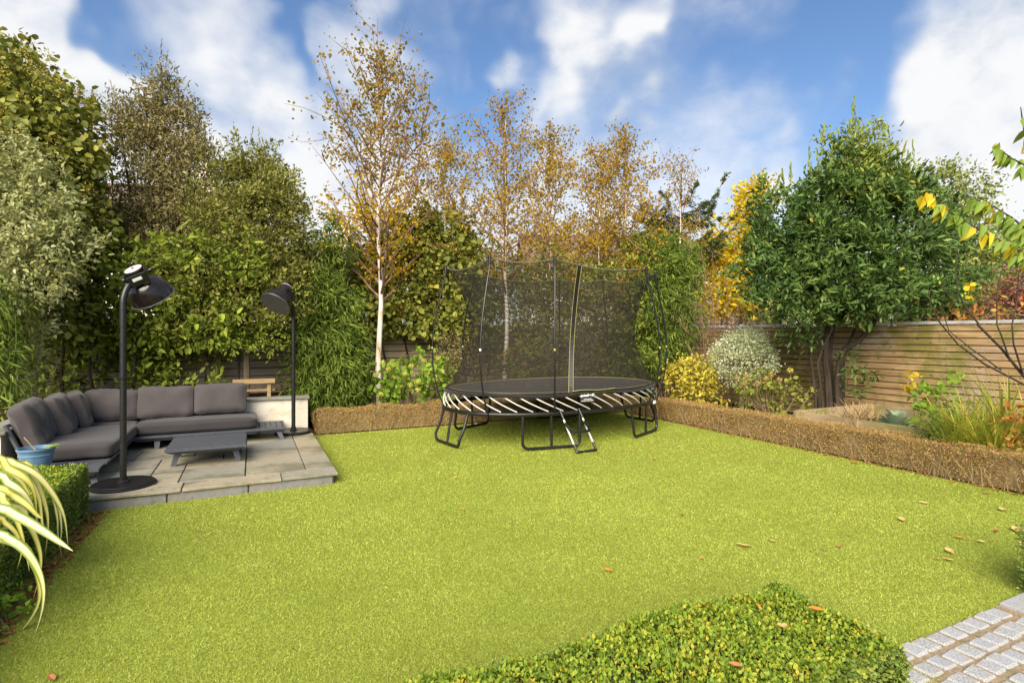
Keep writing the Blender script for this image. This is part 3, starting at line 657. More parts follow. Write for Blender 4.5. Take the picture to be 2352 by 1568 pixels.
# small timber bench in the raised bed
bz = .54; bench = thing('wooden_bench', 'small pale timber bench behind the rendered wall beside the sofa', 'bench', (.05, 9.75, bz))
for dy, z in ((0, .31),): 
    s = MB(); s.box((.05, 9.75, bz + z), (.62, .10, .07), b=.004); s.build('back_rail', M['bench'], bench)
s = MB(); s.box((.05, 9.92, bz + .16), (.62, .26, .035), b=.004); s.build('seat', M['bench'], bench)
for x in (-.22, .27):
    for y in (9.77, 10.02):
        s = MB(); s.box((x, y, bz + (.138 if y < 9.9 else .07)), (.055, .055, .276 if y < 9.9 else .142), b=.003); s.build('leg', M['bench'], bench)

# ================================================================ trampoline
TC = Vector((4.57, 7.82, 0)); TR = R(9); TA, TBm = 1.95, 1.22; RING, MATZ, TOPZ = .50, .785, 2.66
def ell(th, sc=1.0, z=0.0, n=2.2):
    c, s = math.cos(th), math.sin(th); lx = TA * sc * abs(c) ** (2 / n) * (1 if c > 0 else -1); ly = TBm * sc * abs(s) ** (2 / n) * (1 if s > 0 else -1)
    return Vector((TC.x + lx * math.cos(TR) - ly * math.sin(TR), TC.y + lx * math.sin(TR) + ly * math.cos(TR), z))
def arc_param(n):
    L = [(i * 2 * math.pi / 720) for i in range(721)]; P = [ell(t) for t in L]; cs = [0]
    for a, b_ in zip(P[:-1], P[1:]): cs.append(cs[-1] + (b_ - a).length)
    return lambda f: float(np.interp((f % 1.0) * cs[-1], cs, L))
AP = arc_param(0)
M['tramp_mat'] = m_fabric('black_trampoline_mat', (.014, .012, .012)); M['rod'] = plain('white_fibreglass_rod', (.50, .49, .47), .4, .5, 0, .1, 10); M['yellow'] = plain('yellow_stitching', (.34, .31, .09), .8)
def m_net():
    m, t, out = new_mat('safety_net'); uv = t.new('ShaderNodeUVMap').outputs[0]
    sx = t.new('ShaderNodeSeparateXYZ'); t.l.new(uv, sx.inputs[0])
    k = 2 * math.pi / .016
    a = t.math('ABSOLUTE', t.math('SINE', t.math('MULTIPLY', t.math('ADD', sx.outputs[0], sx.outputs[1]), k / 2)))
    b_ = t.math('ABSOLUTE', t.math('SINE', t.math('MULTIPLY', t.math('SUBTRACT', sx.outputs[0], sx.outputs[1]), k / 2)))
    hole = t.math('GREATER_THAN', t.math('MINIMUM', a, b_), .41)
    fz = t.noise(uv, 14, 4, .7)
    c = t.mix(t.smooth(fz, .5, .75, 0, .35), (.030, .026, .021), (.10, .09, .04))
    bs = pbsdf(t, c, .9, .1); tr = t.new('ShaderNodeBsdfTransparent'); mx = t.new('ShaderNodeMixShader'); t.put(mx.inputs[0], hole)
    t.l.new(bs.outputs[0], mx.inputs[1]); t.l.new(tr.outputs[0], mx.inputs[2]); t.l.new(mx.outputs[0], out.inputs[0]); return m
M['net'] = m_net()
tramp = thing('trampoline', 'large oval black trampoline with white rods and safety net on the lawn', 'trampoline', (TC.x, TC.y, 0))
ths = [i * 2 * math.pi / 128 for i in range(128)]
def sag(th):
    f = math.degrees(th) % 360                     # the front edge dips a little
    return -.03 * math.exp(-((f - 238) / 22) ** 2) - .03 * math.exp(-((f - 285) / 14) ** 2)
vs, fs = [(TC.x, TC.y, MATZ - .012)], []
scs = (.3, .6, .85, .93, .985, 1.0, 1.006, 1.0)
for j, sc in enumerate(scs):
    for th in ths: vs.append(tuple(ell(th, sc, MATZ + sag(th) * max(0, (sc - .6) / .4) - .012 * (1 - sc) - (0, 0, 0, 0, 0, .004, .02, .036)[j])))
for i in range(128): fs.append((0, 1 + i, 1 + (i + 1) % 128))
for j in range(len(scs) - 1):
    for i in range(128): a, b_ = 1 + j * 128, 1 + (j + 1) * 128; fs.append((a + i, b_ + i, b_ + (i + 1) % 128, a + (i + 1) % 128))
s = MB(); s.add(vs, fs); mat_o = s.build('jumping_mat', M['tramp_mat'], tramp, True)
s = MB(); s.tube([ell(th, .945, MATZ + .005) for th in ths], .0045, 5, closed=True); s.tube([ell(th, .925, MATZ + .004) for th in ths], .003, 5, closed=True)
s.build('stitching', M['yellow'], mat_o)
s = MB(); s.tube([ell(th, 1.0, RING) for th in ths], .030, 10, closed=True); s.build('frame_ring', M['black'], tramp, True)
NR = 46
for k in range(NR):
    f0 = k / NR; a, c = ell(AP(f0), .985, MATZ - .03 + sag(AP(f0))), ell(AP(f0 + .042), 1.0, RING + .03)
    pts = []
    for q in np.linspace(0, 1, 7):
        p = a.lerp(c, q); o = (p - Vector((TC.x, TC.y, p.z))).normalized() * .045 * math.sin(math.pi * q); pts.append(p + o)
    s = MB(); s.tube(pts, .0085, 7); r_ = s.build('rod', M['rod'], tramp, True)
    s = MB(); s.tube([c + Vector((0, 0, .012)), c - Vector((0, 0, .02))], .013, 7); s.build('socket', M['black'], r_)
# six leg loops: U tube with a middle post
def loop(f, half, splay=.10):
    pts = []; t0, t1 = AP(f - half), AP(f + half); a, c = ell(t0, 1.0, RING), ell(t1, 1.0, RING); o = ((a + c) / 2 - TC); o.z = 0; o = o.normalized() * splay
    a0, c0 = a + o * .9, c + o * .9; a0.z = c0.z = .03; d = (c - a).normalized(); pts = [a, a.lerp(a0, .45)]
    for q in np.linspace(0, 1, 6): an = q * math.pi / 2; pts.append(a0 + Vector((0, 0, .09)) + d * (.09 * (1 - math.cos(an))) - Vector((0, 0, .09 * math.sin(an))))
    pts += [c0 + Vector((0, 0, .09)) - d * (.09 * (1 - math.cos(an))) - Vector((0, 0, .09 * math.sin(an))) for an in np.linspace(math.pi / 2, 0, 6)] + [c.lerp(c0, .45), c]
    s = MB(); s.tube(pts, .021, 9); lg = s.build('leg_loop', M['black'], tramp, True)
    m0 = (a + c) / 2; m0 = ell((t0 + t1) / 2 if abs(t1 - t0) < 3 else t0 + .2, 1.0, RING); m1 = (a0 + c0) / 2; m1.z = .03
    s = MB(); s.tube([m0, m1], .019, 8); s.build('middle_post', M['black'], lg, True)
fa = lambda deg: deg / 360
def f_of(theta):                                   # inverse of AP
    fs_ = np.linspace(0, .99999, 2001); v = [AP(x) for x in fs_]; return float(np.interp(theta % (2 * math.pi), v, fs_))
for deg in (0, 180): loop(f_of(R(deg)) + .0001, .036, .16)
for deg in (63, 117, 243, 297): loop(f_of(R(deg)), .042, .04)
# net: drawn in at the waist, stretched out again by the poles
PDEG = [30, 62, 116, 150, 210, 244, 298, 330]
def near_pole(th):
    dg = math.degrees(th) % 360; ds = sorted(PDEG); lo = max([p for p in ds + [ds[-1] - 360] if p <= dg]); hi = min([p for p in ds + [ds[0] + 360] if p > dg]); q = (dg - lo) / (hi - lo); return math.sin(math.pi * q), hi - lo
NP, NH = 192, 22; vs, uvs = [], []
for j in range(NH + 1):
    t = j / NH
    for i in range(NP):
        th = 2 * math.pi * i / NP; dip, gap = near_pole(th); w_ = math.sin(min(1, t / .0001) * 0 + math.pi * t)
        prof = .985 - .205 * math.sin(math.pi * min(1, t * 1.02)) ** .85 * (1 if t < .5 else .98)
        if t > .62: prof -= .075 * dip * ((t - .62) / .38) ** 1.6 * (gap / 54)
        z = MATZ + .012 + sag(th) * (1 - t) + (TOPZ - MATZ - .012 - .085 * dip * (gap / 54)) * t
        p = ell(th, prof, z); vs.append(tuple(p)); uvs.append((i / NP * 9.6 * .88, (z)))
fs = [(j * NP + i, j * NP + (i + 1) % NP, (j + 1) * NP + (i + 1) % NP, (j + 1) * NP + i) for j in range(NH) for i in range(NP)]
s = MB(); s.add(vs, fs); me = s.mesh('safety_net', True); ul = me.uv_layers.new(name='UVMap')
for pl in me.polygons:
    ii = [me.loops[l].vertex_index for l in pl.loop_indices]; wrap = max(x % NP for x in ii) - min(x % NP for x in ii) > 2
    for l, x in zip(pl.loop_indices, ii):
        u_, v_ = uvs[x]; ul.data[l].uv = (u_ + (9.6 * .88 if wrap and x % NP == 0 else 0), v_)
net = link_mesh('safety_net', me, M['net'], tramp)
top = [Vector(vs[NH * NP + i]) for i in range(NP)]
M['cord'] = plain('faded_green_binding', (.085, .085, .055), .85); s = MB(); s.tube(top, .011, 6, closed=True); s.build('top_binding', M['cord'], net, True)
s = MB(); s.tube([Vector(v) for v in vs[:NP]], .008, 5, closed=True); s.build('bottom_binding', M['black'], net, True)
# zipped doorway
uof = lambda p: HX + F_ * (p[0] * C_ - p[1] * S_) / (p[0] * S_ + p[1] * C_)
zp = []
for j in range(NH + 1):                                  # the zip leans a little to the right going up
    row = vs[j * NP:(j + 1) * NP]; us = [(uof(row[i]), i) for i in range(int(NP * .60), int(NP * .83))]; tu = 1311 + 20 * (j / NH) ** 2.2
    k0 = min(us, key=lambda x: abs(x[0] - tu))[1]; k1 = k0 + 1 if uof(row[k0]) < tu else k0 - 1; ua, ub = uof(row[k0]), uof(row[k1]); q = max(0, min(1, (tu - ua) / (ub - ua))) if abs(ub - ua) > 1e-6 else 0
    zp.append(Vector(row[k0]).lerp(Vector(row[k1]), q))
outw = [(p - Vector((TC.x, TC.y, p.z))).normalized() for p in zp]
def strip(off, wid, m, name, out_):
    vs2, fs2 = [], []
    for p, o in zip(zp, outw):
        d = Vector((0, 0, 1)).cross(o).normalized(); vs2 += [tuple(p + o * out_ + d * (off - wid)), tuple(p + o * out_ + d * (off + wid)), tuple(p + o * (out_ + .004) + d * (off + wid)), tuple(p + o * (out_ + .004) + d * (off - wid))]
    for k in range(len(zp) - 1):
        for q in range(4): fs2.append((k * 4 + q, k * 4 + (q + 1) % 4, k * 4 + 4 + (q + 1) % 4, k * 4 + 4 + q))
    s = MB(); s.add(vs2, fs2); return s.build(name, m, net)
zs = strip(0, .028, M['black'], 'zip_strip', .006)
for off in (-.032, .032): strip(off, .0022, M['yellow'], 'zip_piping', .009)
tf = lambda uu: min([R(x / 4) for x in range(940, 1300)], key=lambda t: abs(uof(ell(t)) - uu))
for name_, dz, rr_, m_ in (('door_flap', .012, .017, 'black'), ('flap_piping', .030, .0045, 'yellow'), ('flap_piping', -.006, .004, 'yellow')):
    s = MB(); s.tube([ell(tf(1314) + (tf(1412) - tf(1314)) * q, 1.012, MATZ + dz + sag(tf(1314) + (tf(1412) - tf(1314)) * q) * .6 + .008 * math.sin(q * 7)) for q in np.linspace(0, 1, 14)], rr_, 6); s.build(name_, M[m_], net, True)
for dg in PDEG:
    th = R(dg); a, tip = ell(th, 1.01, RING - .02), ell(th, 1.0, TOPZ + .015); pts = []
    for q in np.linspace(0, 1, 18):
        p = a.lerp(tip, q); o = (p - Vector((TC.x, TC.y, p.z))).normalized() * (.20 * math.sin(math.pi * min(1, q * 1.06) ** .8)); pts.append(p + o)
    s = MB(); s.tube(pts, [.0125] * 7 + [.0135] * 4 + [.015] * 7, 8); po = s.build('net_pole', M['black'], tramp, True)
    s = MB(); d = (pts[-1] - pts[-2]).normalized(); s.tube([pts[-1] - d * .10, pts[-1] + d * .02], .024, 8); s.build('pole_cap', M['black'], po, True)
    s = MB(); s.tube([pts[7] - d * .0, pts[7] + (pts[8] - pts[7]).normalized() * .03], .0145, 8); s.build('pole_sticker', M['whitetag'] if dg in (210, 62) else M['yellow'], po)
# ladder
ld = thing('ladder', 'short white and black ladder leaning against the front of the trampoline', 'ladder', (4.1, 6.4, 0))
fl, fr = Vector(GP(1326, 1042)), Vector(GP(1370, 1036)); tl, tr_ = ell(R(267), 1.025, RING + .03), ell(R(267), 1.025, RING + .03)
dv = (fr - fl); mid_f = (fl + fr) / 2; thl = min([R(x) for x in range(235, 310)], key=lambda t: abs((ell(t).x * S_ + ell(t).y * C_ and (HX + F_ * (ell(t).x * C_ - ell(t).y * S_) / (ell(t).x * S_ + ell(t).y * C_))) - 1307))
tm = ell(thl, 1.02, RING + .045); tl, tr_ = tm - dv * .5, tm + dv * .5
for a, c in ((fl, tl), (fr, tr_)):
    a = a.copy(); a.z = .012
    s = MB(); s.tube([a.lerp(c, .18), a.lerp(c, .80)], .013, 8); rl_ = s.build('rail', M['rod'], ld, True)
    s = MB(); s.tube([a, a.lerp(c, .20)], .017, 8); s.tube([a.lerp(c, .78), c, c + (TC - c).normalized() * .05 + Vector((0, 0, .0))], .018, 8); s.build('rail_end', M['black'], rl_, True)
f0, f1 = fl.copy(), fr.copy(); f0.z = f1.z = .022; s = MB(); s.tube([f0, f1], .016, 8); s.build('bottom_bar', M['black'], ld, True)
q0, q1 = fl.lerp(tl, .70), fr.lerp(tr_, .70); o = Vector((-(tr_ - tl).normalized().y, (tr_ - tl).normalized().x, 0)) * -1
s = MB(); pts = [q0, q0 + o * .10 - Vector((0, 0, .06)), q0 + o * .17 - Vector((0, 0, .10)) + dv * .12, q1 + o * .17 - Vector((0, 0, .10)) - dv * .12, q1 + o * .10 - Vector((0, 0, .06)), q1]
s.tube(pts, .019, 8); s.build('step_loop', M['black'], ld, True)
# maker's tag hanging from the mat edge
th = min([R(x) for x in range(240, 320)], key=lambda t: abs((HX + F_ * (ell(t).x * C_ - ell(t).y * S_) / (ell(t).x * S_ + ell(t).y * C_)) - 1345))
c0 = ell(th, 1.03, MATZ - .055 + sag(th)); tang = (ell(th + .02) - ell(th - .02)).normalized(); nrm = Vector((tang.y, -tang.x, 0)).normalized()
if nrm.dot(Vector((0, 0, 0)) - TC) < 0: nrm = -nrm
if tang.dot(Vector(RGT)) < 0: tang = -tang
Mt = Matrix((tang, Vector((0, 0, 1)), nrm)).transposed().to_4x4(); Mt.translation = c0 + nrm * .012
M['tagblack'] = plain('black_tag', (.014, .014, .015), .6, .4, 0, .1, 30)
s = MB(); s.M = Mt; s.add([(-.12, .06, 0), (.125, .06, 0), (.125, -.07, .010), (.11, -.082, .010), (-.11, -.075, .010), (-.125, -.06, .010), (-.12, .06, -.004), (.125, .06, -.004), (.125, -.07, .006), (.11, -.082, .006), (-.11, -.075, .006), (-.125, -.06, .006)],
                     [(0, 5, 4, 3, 2, 1), (6, 7, 8, 9, 10, 11), (0, 1, 7, 6), (1, 2, 8, 7), (2, 3, 9, 8), (3, 4, 10, 9), (4, 5, 11, 10), (5, 0, 6, 11)])
tg = s.build('maker_tag', M['tagblack'], tramp); M['print'] = plain('white_print', (.72, .72, .70), .6)
def lettering(txt, size, off, bold=.0):
    cu = bpy.data.curves.new('lettering', 'FONT'); cu.body = txt; cu.size = size; cu.align_x = 'CENTER'; cu.offset = bold; cu.shear = .12; cu.extrude = .0004
    o = bpy.data.objects.new('tmp', cu); me = bpy.data.meshes.new_from_object(o); bpy.data.objects.remove(o)
    me.transform(Mt @ Matrix.Translation((off[0], off[1], off[2]))); lo = link_mesh('lettering', me, M['print'], tg); return lo
lettering('springfree\u00ae', .050, (0, .008, .0080), .0018)
s = MB(); s.M = Mt; rq = random.Random(4)             # small print too fine to read
for y0, xa, xb in ((-.030, -.065, .065), (-.052, -.105, .105)):
    x = xa
    while x < xb:
        w_ = rq.uniform(.008, .02); s.box((x + w_ / 2, y0, .0115 + (-.030 - y0) * .1), (w_, .009, .0008)); x += w_ + .005
s.build('small_print', M['print'], tg)
s = MB(); s.M = Matrix.Translation((ell(R(306), 1.02, RING)).to_tuple()); s.box((0, -.02, .005), (.09, .012, .05), rz=R(28)); s.build('frame_sticker', M['whitetag'], tramp)
# ================================================================ planting
def cs(*st): return list(st)
M['bark'] = bark('brown_bark', (.022, .016, .011), (.068, .05, .034)); M['bark_pale'] = bark('pale_bark', (.14, .10, .065), (.30, .23, .15)); M['stem'] = bark('tan_stem', (.13, .085, .045), (.33, .24, .13), 30)
def m_birch():
    m, t, out = new_mat('birch_bark'); co = t.new('ShaderNodeTexCoord').outputs['Object']
    n = t.noise(t.mapping(co, (1, 1, .45)), 5, 6, .65, .4); n2 = t.noise(t.mapping(co, (1, 1, 7)), 7, 5, .7); sx = t.new('ShaderNodeSeparateXYZ'); t.l.new(co, sx.inputs[0])
    c = t.ramp(n, [(.34, (.50, .32, .20)), (.46, (.70, .60, .51)), (.66, (.80, .75, .69))])
    c = t.mix(t.smooth(n2, .64, .70, 0, .85), c, (.09, .06, .045)); c = t.mix(t.smooth(sx.outputs[2], 3.6, 6.0, 0, .65), c, (.34, .22, .15))
    b = pbsdf(t, c, .75, .25, 0, t.bump(n2, .35, .006)); t.l.new(b.outputs[0], out.inputs[0]); return m
M['birch'] = m_birch(); M['birch_twig'] = bark('birch_twig', (.13, .07, .045), (.31, .19, .13), 12)
BG = [(0, (.14, .155, .018)), (.25, (.25, .19, .02)), (.5, (.46, .30, .018)), (.8, (.66, .42, .015)), (1, (.58, .28, .012))]
BT = [(0, (.075, .085, .018)), (.5, (.13, .12, .02)), (.8, (.26, .155, .02)), (1, (.42, .20, .02))]
M['birch_leaf'] = leafmat('birch_leaf', BG, .5, .35, .3, (3.3, 5.3, BT), .7)
BF = [(0, (.11, .10, .02)), (.4, (.23, .175, .022)), (.7, (.40, .26, .02)), (1, (.54, .33, .015))]
M['birch_leaf_far'] = leafmat('autumn_birch_leaf', BF, .55, .3, .25, (4.2, 6.8, BT), .6)
LM = lambda n, st, **k: M.__setitem__(n, leafmat(n, st, **k))
LM('ivy_leaf', cs((0, (.040, .062, .016)), (.45, (.085, .115, .026)), (.8, (.16, .185, .038)), (1, (.26, .25, .05))), rough=.38, trans=.15)
LM('ivy_flower', cs((0, (.26, .22, .04)), (1, (.42, .34, .07))), rough=.7, trans=.2)
LM('silver_leaf', cs((0, (.12, .15, .05)), (.4, (.24, .27, .11)), (.75, (.38, .40, .19)), (1, (.50, .50, .28))), rough=.45, trans=.2)
LM('laurel_hedge_leaf', cs((0, (.025, .045, .012)), (.35, (.065, .105, .018)), (.65, (.125, .18, .025)), (.9, (.20, .26, .035)), (1, (.34, .34, .05))), rough=.36, trans=.22, wi=.65)
LM('olive_leaf', cs((0, (.055, .062, .032)), (.4, (.10, .105, .055)), (.8, (.165, .165, .09)), (1, (.23, .23, .13))), rough=.5, trans=.15)
LM('holm_leaf', cs((0, (.032, .045, .016)), (.4, (.068, .085, .027)), (.75, (.115, .14, .036)), (1, (.19, .21, .05))), rough=.42, trans=.15)
LM('bamboo_leaf', cs((0, (.035, .07, .018)), (.4, (.08, .14, .028)), (.75, (.15, .22, .04)), (1, (.27, .31, .08))), rough=.42, trans=.28)
LM('bay_leaf', cs((0, (.015, .034, .010)), (.35, (.030, .060, .016)), (.7, (.060, .105, .024)), (.94, (.12, .165, .036)), (1, (.38, .27, .03))), rough=.33, trans=.12, wi=.55, warm=.25)
LM('bay_top_leaf', cs((0, (.07, .11, .025)), (.5, (.13, .18, .035)), (1, (.23, .27, .06))), rough=.38, trans=.2)
LM('yellow_leaf', cs((0, (.46, .36, .02)), (.5, (.68, .52, .025)), (1, (.78, .62, .06))), rough=.55, trans=.35)
LM('euonymus_leaf', cs((0, (.14, .20, .03)), (.35, (.40, .36, .05)), (.7, (.66, .50, .05)), (1, (.76, .62, .14))), rough=.4, trans=.2, wi=.85)
LM('variegated_leaf', cs((0, (.20, .25, .10)), (.35, (.42, .47, .25)), (.75, (.64, .66, .44)), (1, (.74, .74, .54))), rough=.5, trans=.15, wi=.8)
LM('variegated_leaf_dull', cs((0, (.12, .14, .07)), (.5, (.27, .29, .17)), (1, (.42, .42, .27))), rough=.5, trans=.15, wi=.8)
LM('conifer_leaf', cs((0, (.028, .048, .022)), (.5, (.055, .085, .035)), (1, (.10, .135, .05))), rough=.6, trans=.1)
LM('far_leaf', cs((0, (.065, .10, .03)), (.5, (.12, .165, .05)), (1, (.20, .235, .08))), rough=.55, trans=.2)
LM('purple_leaf', cs((0, (.05, .022, .028)), (.5, (.10, .045, .048)), (1, (.17, .09, .075))), rough=.55, trans=.15)
LM('rust_leaf', cs((0, (.20, .07, .02)), (.45, (.38, .16, .04)), (.8, (.48, .27, .07)), (1, (.35, .33, .08))), rough=.6, trans=.25, wi=.9)
LM('hydrangea_leaf', cs((0, (.07, .14, .02)), (.5, (.15, .26, .03)), (1, (.28, .38, .05))), rough=.45, trans=.28)
LM('hydrangea_dull_leaf', cs((0, (.06, .09, .02)), (.5, (.12, .16, .03)), (1, (.20, .24, .05))), rough=.5, trans=.25)
LM('hydrangea_bloom', cs((0, (.40, .36, .06)), (.6, (.60, .54, .10)), (1, (.66, .62, .24))), rough=.8, trans=.3, wi=.9)
LM('hydrangea_bloom_old', cs((0, (.33, .22, .06)), (.6, (.46, .30, .12)), (1, (.52, .38, .20))), rough=.8, trans=.3, wi=.9)
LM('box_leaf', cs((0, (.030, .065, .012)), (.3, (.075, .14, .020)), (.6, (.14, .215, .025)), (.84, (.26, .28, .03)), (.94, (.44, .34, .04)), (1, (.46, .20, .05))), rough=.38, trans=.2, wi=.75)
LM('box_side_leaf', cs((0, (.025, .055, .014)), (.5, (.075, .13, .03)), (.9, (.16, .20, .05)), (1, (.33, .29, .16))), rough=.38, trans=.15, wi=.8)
LM('dead_box_leaf', cs((0, (.19, .115, .042)), (.35, (.35, .23, .085)), (.7, (.50, .35, .145)), (.82, (.60, .46, .23)), (.88, (.24, .25, .05)), (1, (.15, .20, .035))), rough=.8, trans=.3, wi=.8)
LM('grass_leaf', cs((0, (.08, .13, .016)), (.3, (.17, .25, .03)), (.55, (.32, .36, .05)), (.8, (.52, .42, .06)), (1, (.50, .28, .06))), rough=.45, trans=.3, wi=.9)
LM('fennel_leaf', cs((0, (.05, .11, .03)), (1, (.13, .23, .06))), rough=.6, trans=.3)
LM('kale_leaf', cs((0, (.09, .14, .11)), (.6, (.17, .24, .19)), (1, (.26, .33, .26))), rough=.55, trans=.1)
LM('straw_leaf', cs((0, (.28, .20, .10)), (1, (.55, .45, .27))), rough=.8, trans=.2)
LM('cherry_leaf', cs((0, (.055, .11, .022)), (.5, (.10, .18, .032)), (1, (.19, .25, .045))), rough=.38, trans=.3)
LM('fallen_yellow', cs((0, (.50, .33, .10)), (1, (.66, .50, .20))), rough=.6, trans=.15); LM('fallen_brown', cs((0, (.20, .09, .04)), (1, (.32, .16, .07))), rough=.7, trans=.1); LM('fallen_orange', cs((0, (.50, .20, .03)), (1, (.60, .30, .04))), rough=.6, trans=.2); LM('fallen_red', cs((0, (.24, .02, .025)), (1, (.3, .04, .03))), rough=.6)

def tree(name, label, cat, loc, group=None):
    return thing(name, label, cat, loc, group)
def limbs(parent, lines, m, name='trunk', sides=7):
    s = MB()
    for pts, r0, r1 in lines:
        n = len(pts); s.tube(pts, [r0 + (r1 - r0) * (i / max(1, n - 1)) ** .8 for i in range(n)], sides)
    return s.build(name, m, parent, True)
def wob(g, a, b_, n=5, amp=.05):
    a, b_ = np.asarray(a, float), np.asarray(b_, float); return [a + (b_ - a) * t + (g.normal(size=3) * amp * math.sin(math.pi * t)) for t in np.linspace(0, 1, n)]
def inner_limbs(g, base, targets, r0, nfork=1):
    L = []
    for t in targets:
        L.append((wob(g, base, t, 6, .08), r0, .012))
        for _ in range(nfork):
            q = np.asarray(base) + (np.asarray(t) - base) * g.uniform(.4, .7); L.append((wob(g, q, q + rdir(g, 1)[0] * g.uniform(.3, .6) + UP * .25, 4, .04), r0 * .4, .006))
    return L
def soil_under(p, z=.06): return (float(p[0]), float(p[1]), z)

# ---- birches
def birch(label, u, d, top_v, width, zb, nb, nleaf, seed, leaf=(.058, .047), m='birch_leaf', r0=.065, low=1.0, zbase=.05, trunk_m='birch', lean=0.0, group='birch trees'):
    g = np.random.default_rng(seed); base = W(u, HY, d); base[2] = zbase; H = CAM_H + (HY - top_v) * d / F_
    t = tree('birch_tree', label, 'birch tree', soil_under(base, zbase), group)
    n = 14; tr = [base + UP * ((H - zbase) * k / (n - 1)) + RGT * (lean * (k / (n - 1)) + math.sin(k * 1.3 + seed) * .025) + FWD * math.cos(k * 1.1 + seed) * .03 for k in range(n)]
    trp = np.array(tr); zz = trp[:, 2]; at = lambda z: np.array([np.interp(z, zz, trp[:, i]) for i in range(3)])
    limbs(t, [(tr, r0, .006)], M[trunk_m], 'trunk', 10)
    Bl, P, A = [], [], []; az = g.uniform(0, 6.28)
    for k in range(nb):
        f = (k + g.random() * .6) / nb; z = zb + (H - zb) * .93 * f ** .92; az += 2.4 + g.normal() * .3
        Lr = (width * (1 - f) ** .62 * (low if f < .15 else 1.0) + .14) * g.uniform(.6, 1.15); el = R(g.uniform(22, 48)) + f * .30
        d0 = np.array([math.cos(az) * math.cos(el), math.sin(az) * math.cos(el), math.sin(el)]); p0 = at(z); L = Lr / max(.35, math.cos(el))
        L = min(L, (H - z) * 1.05 + .25); pts = [p0]
        for q in range(1, 7):
            d0 = unit(d0 + g.normal(size=3) * .10 + UP * .06); pts.append(pts[-1] + d0 * L / 6)
        r = r0 * (1 - f) * .30 + .006; Bl.append((pts, r, .0035)); subs = [(pts, 1.0)]
        for q in range(int(2 + 4 * (1 - f))):
            i = g.integers(1, 6); sdv = unit(pts[i] - pts[i - 1]) * .6 + rdir(g, 1)[0] * .8 + UP * .2; sl = L * g.uniform(.22, .45); sp = [pts[i]]
            for _ in range(4): sdv = unit(sdv + g.normal(size=3) * .18 - UP * .05); sp.append(sp[-1] + sdv * sl / 4)
            Bl.append((sp, r * .45 + .002, .002)); subs.append((sp, .7))
        tot = nleaf / nb * 1.75 * (1 - f * .92) ** .8
        for sp, wgt in subs:
            q, tg_, tt = along(g, sp, max(2, int(tot * wgt / sum(s[1] for s in subs))), .075); kk = (tt > .15); P.append(q[kk]); A.append(tg_[kk])
    q, tg_, tt = along(g, tr[10:], int(nleaf * .03), .05); P.append(q); A.append(tg_)
    limbs(t, Bl, M['birch_twig'], 'branches', 5)
    P, A = np.concatenate(P), np.concatenate(A); N = len(P); Lf = leaf[0] * g.uniform(.55, 1.2, N)
    ax = unit(A * .3 + rdir(g, N) * .9 - UP * .75)
    foliage('crown', (P, ax, rdir(g, N), Lf, Lf * leaf[1] / leaf[0], g.random(N)), M['birch_leaf'] if m == 'birch_leaf' else M[m], t, 'leaf'); return t
birch('tallest birch with white peeling trunk and golden leaves, left of the trampoline', 872, 9.93, 108, 1.75, 2.15, 62, 7400, 21, (.064, .053), low=1.15, r0=.066)
birch('slim white-trunked birch rising behind the middle of the trampoline', 1162, 11.04, 215, 1.25, 2.4, 48, 4800, 22, (.062, .05), 'birch_leaf_far', .060)
birch('twiggy birch between the tallest birch and the trampoline birch', 1022, 13.2, 300, 1.7, 1.6, 48, 7600, 23, (.068, .054), 'birch_leaf_far', .04)
birch('thin birch just right of the slim trampoline birch', 1262, 13.2, 278, 1.5, 1.7, 48, 7200, 24, (.066, .052), 'birch_leaf_far', .04)
birch('pinkish-trunked birch behind the right half of the trampoline', 1366, 12.0, 330, 1.4, 1.7, 46, 6200, 25, (.064, .052), 'birch_leaf_far', .045, lean=.15)
birch('darker-topped birch to the right of the pinkish-trunked birch', 1437, 13.0, 285, 1.35, 1.9, 48, 6800, 26, (.066, .052), 'birch_leaf_far', .04)
birch('sparse greyish birch beside the conifer', 1562, 13.6, 350, .95, 2.6, 32, 1900, 27, (.065, .05), 'birch_leaf_far', .035)

# ---- left side, front to back
g = np.random.default_rng(31)
t = tree('ivy_tree', 'tall ivy-covered tree with yellow flower heads at the far left edge', 'tree', soil_under(W(20, HY, 8.4), .5))
limbs(t, inner_limbs(g, np.array(soil_under(W(20, HY, 8.4), .5)), [W(30, 300, 8.4), W(110, 330, 8.5), W(-40, 250, 8.3), W(60, 180, 8.4)], .10), M['bark'])
bl = [vblob(20, 210, 110, 110, 8.3, .9), vblob(110, 300, 85, 110, 8.2, .8), vblob(100, 440, 110, 130, 8.2, .8), vblob(-60, 200, 100, 130, 8.4, .9), vblob(30, 340, 130, 130, 8.3, .9), vblob(150, 540, 80, 110, 8.3, .7), vblob(60, 700, 150, 170, 8.5, .8), vblob(-80, 450, 130, 250, 8.4, 1.0)]
dat = crown(g, bl, 19000, 8, .095, .08, 'leaf', .16, .5, -.1, .8, .35, .2)
sh = shoots(g, [W(40, 120, 8.3), W(55, 135, 8.3), W(90, 175, 8.3), W(165, 250, 8.2), W(-20, 110, 8.3), W(150, 310, 8.1)], .32, 12, .08, .065, .4)
foliage('crown', join_sets(dat, sh), M['ivy_leaf'], t, 'leaf')
P0 = np.concatenate([b[0] + (RGT * (d[:, :1] * b[1][0]) + FWD * (d[:, 1:2] * b[1][1]) + UP * (d[:, 2:] * b[1][2])) * 1.14 for b in bl[:4] for d in [rdir(g, 60)]])
PP = np.repeat(P0, 26, 0) + rdir(g, len(P0) * 26) * .065
foliage('flower_heads', (PP, rdir(g, len(PP)), rdir(g, len(PP)), np.full(len(PP), .026), np.full(len(PP), .024), g.random(len(PP))), M['ivy_flower'], t)

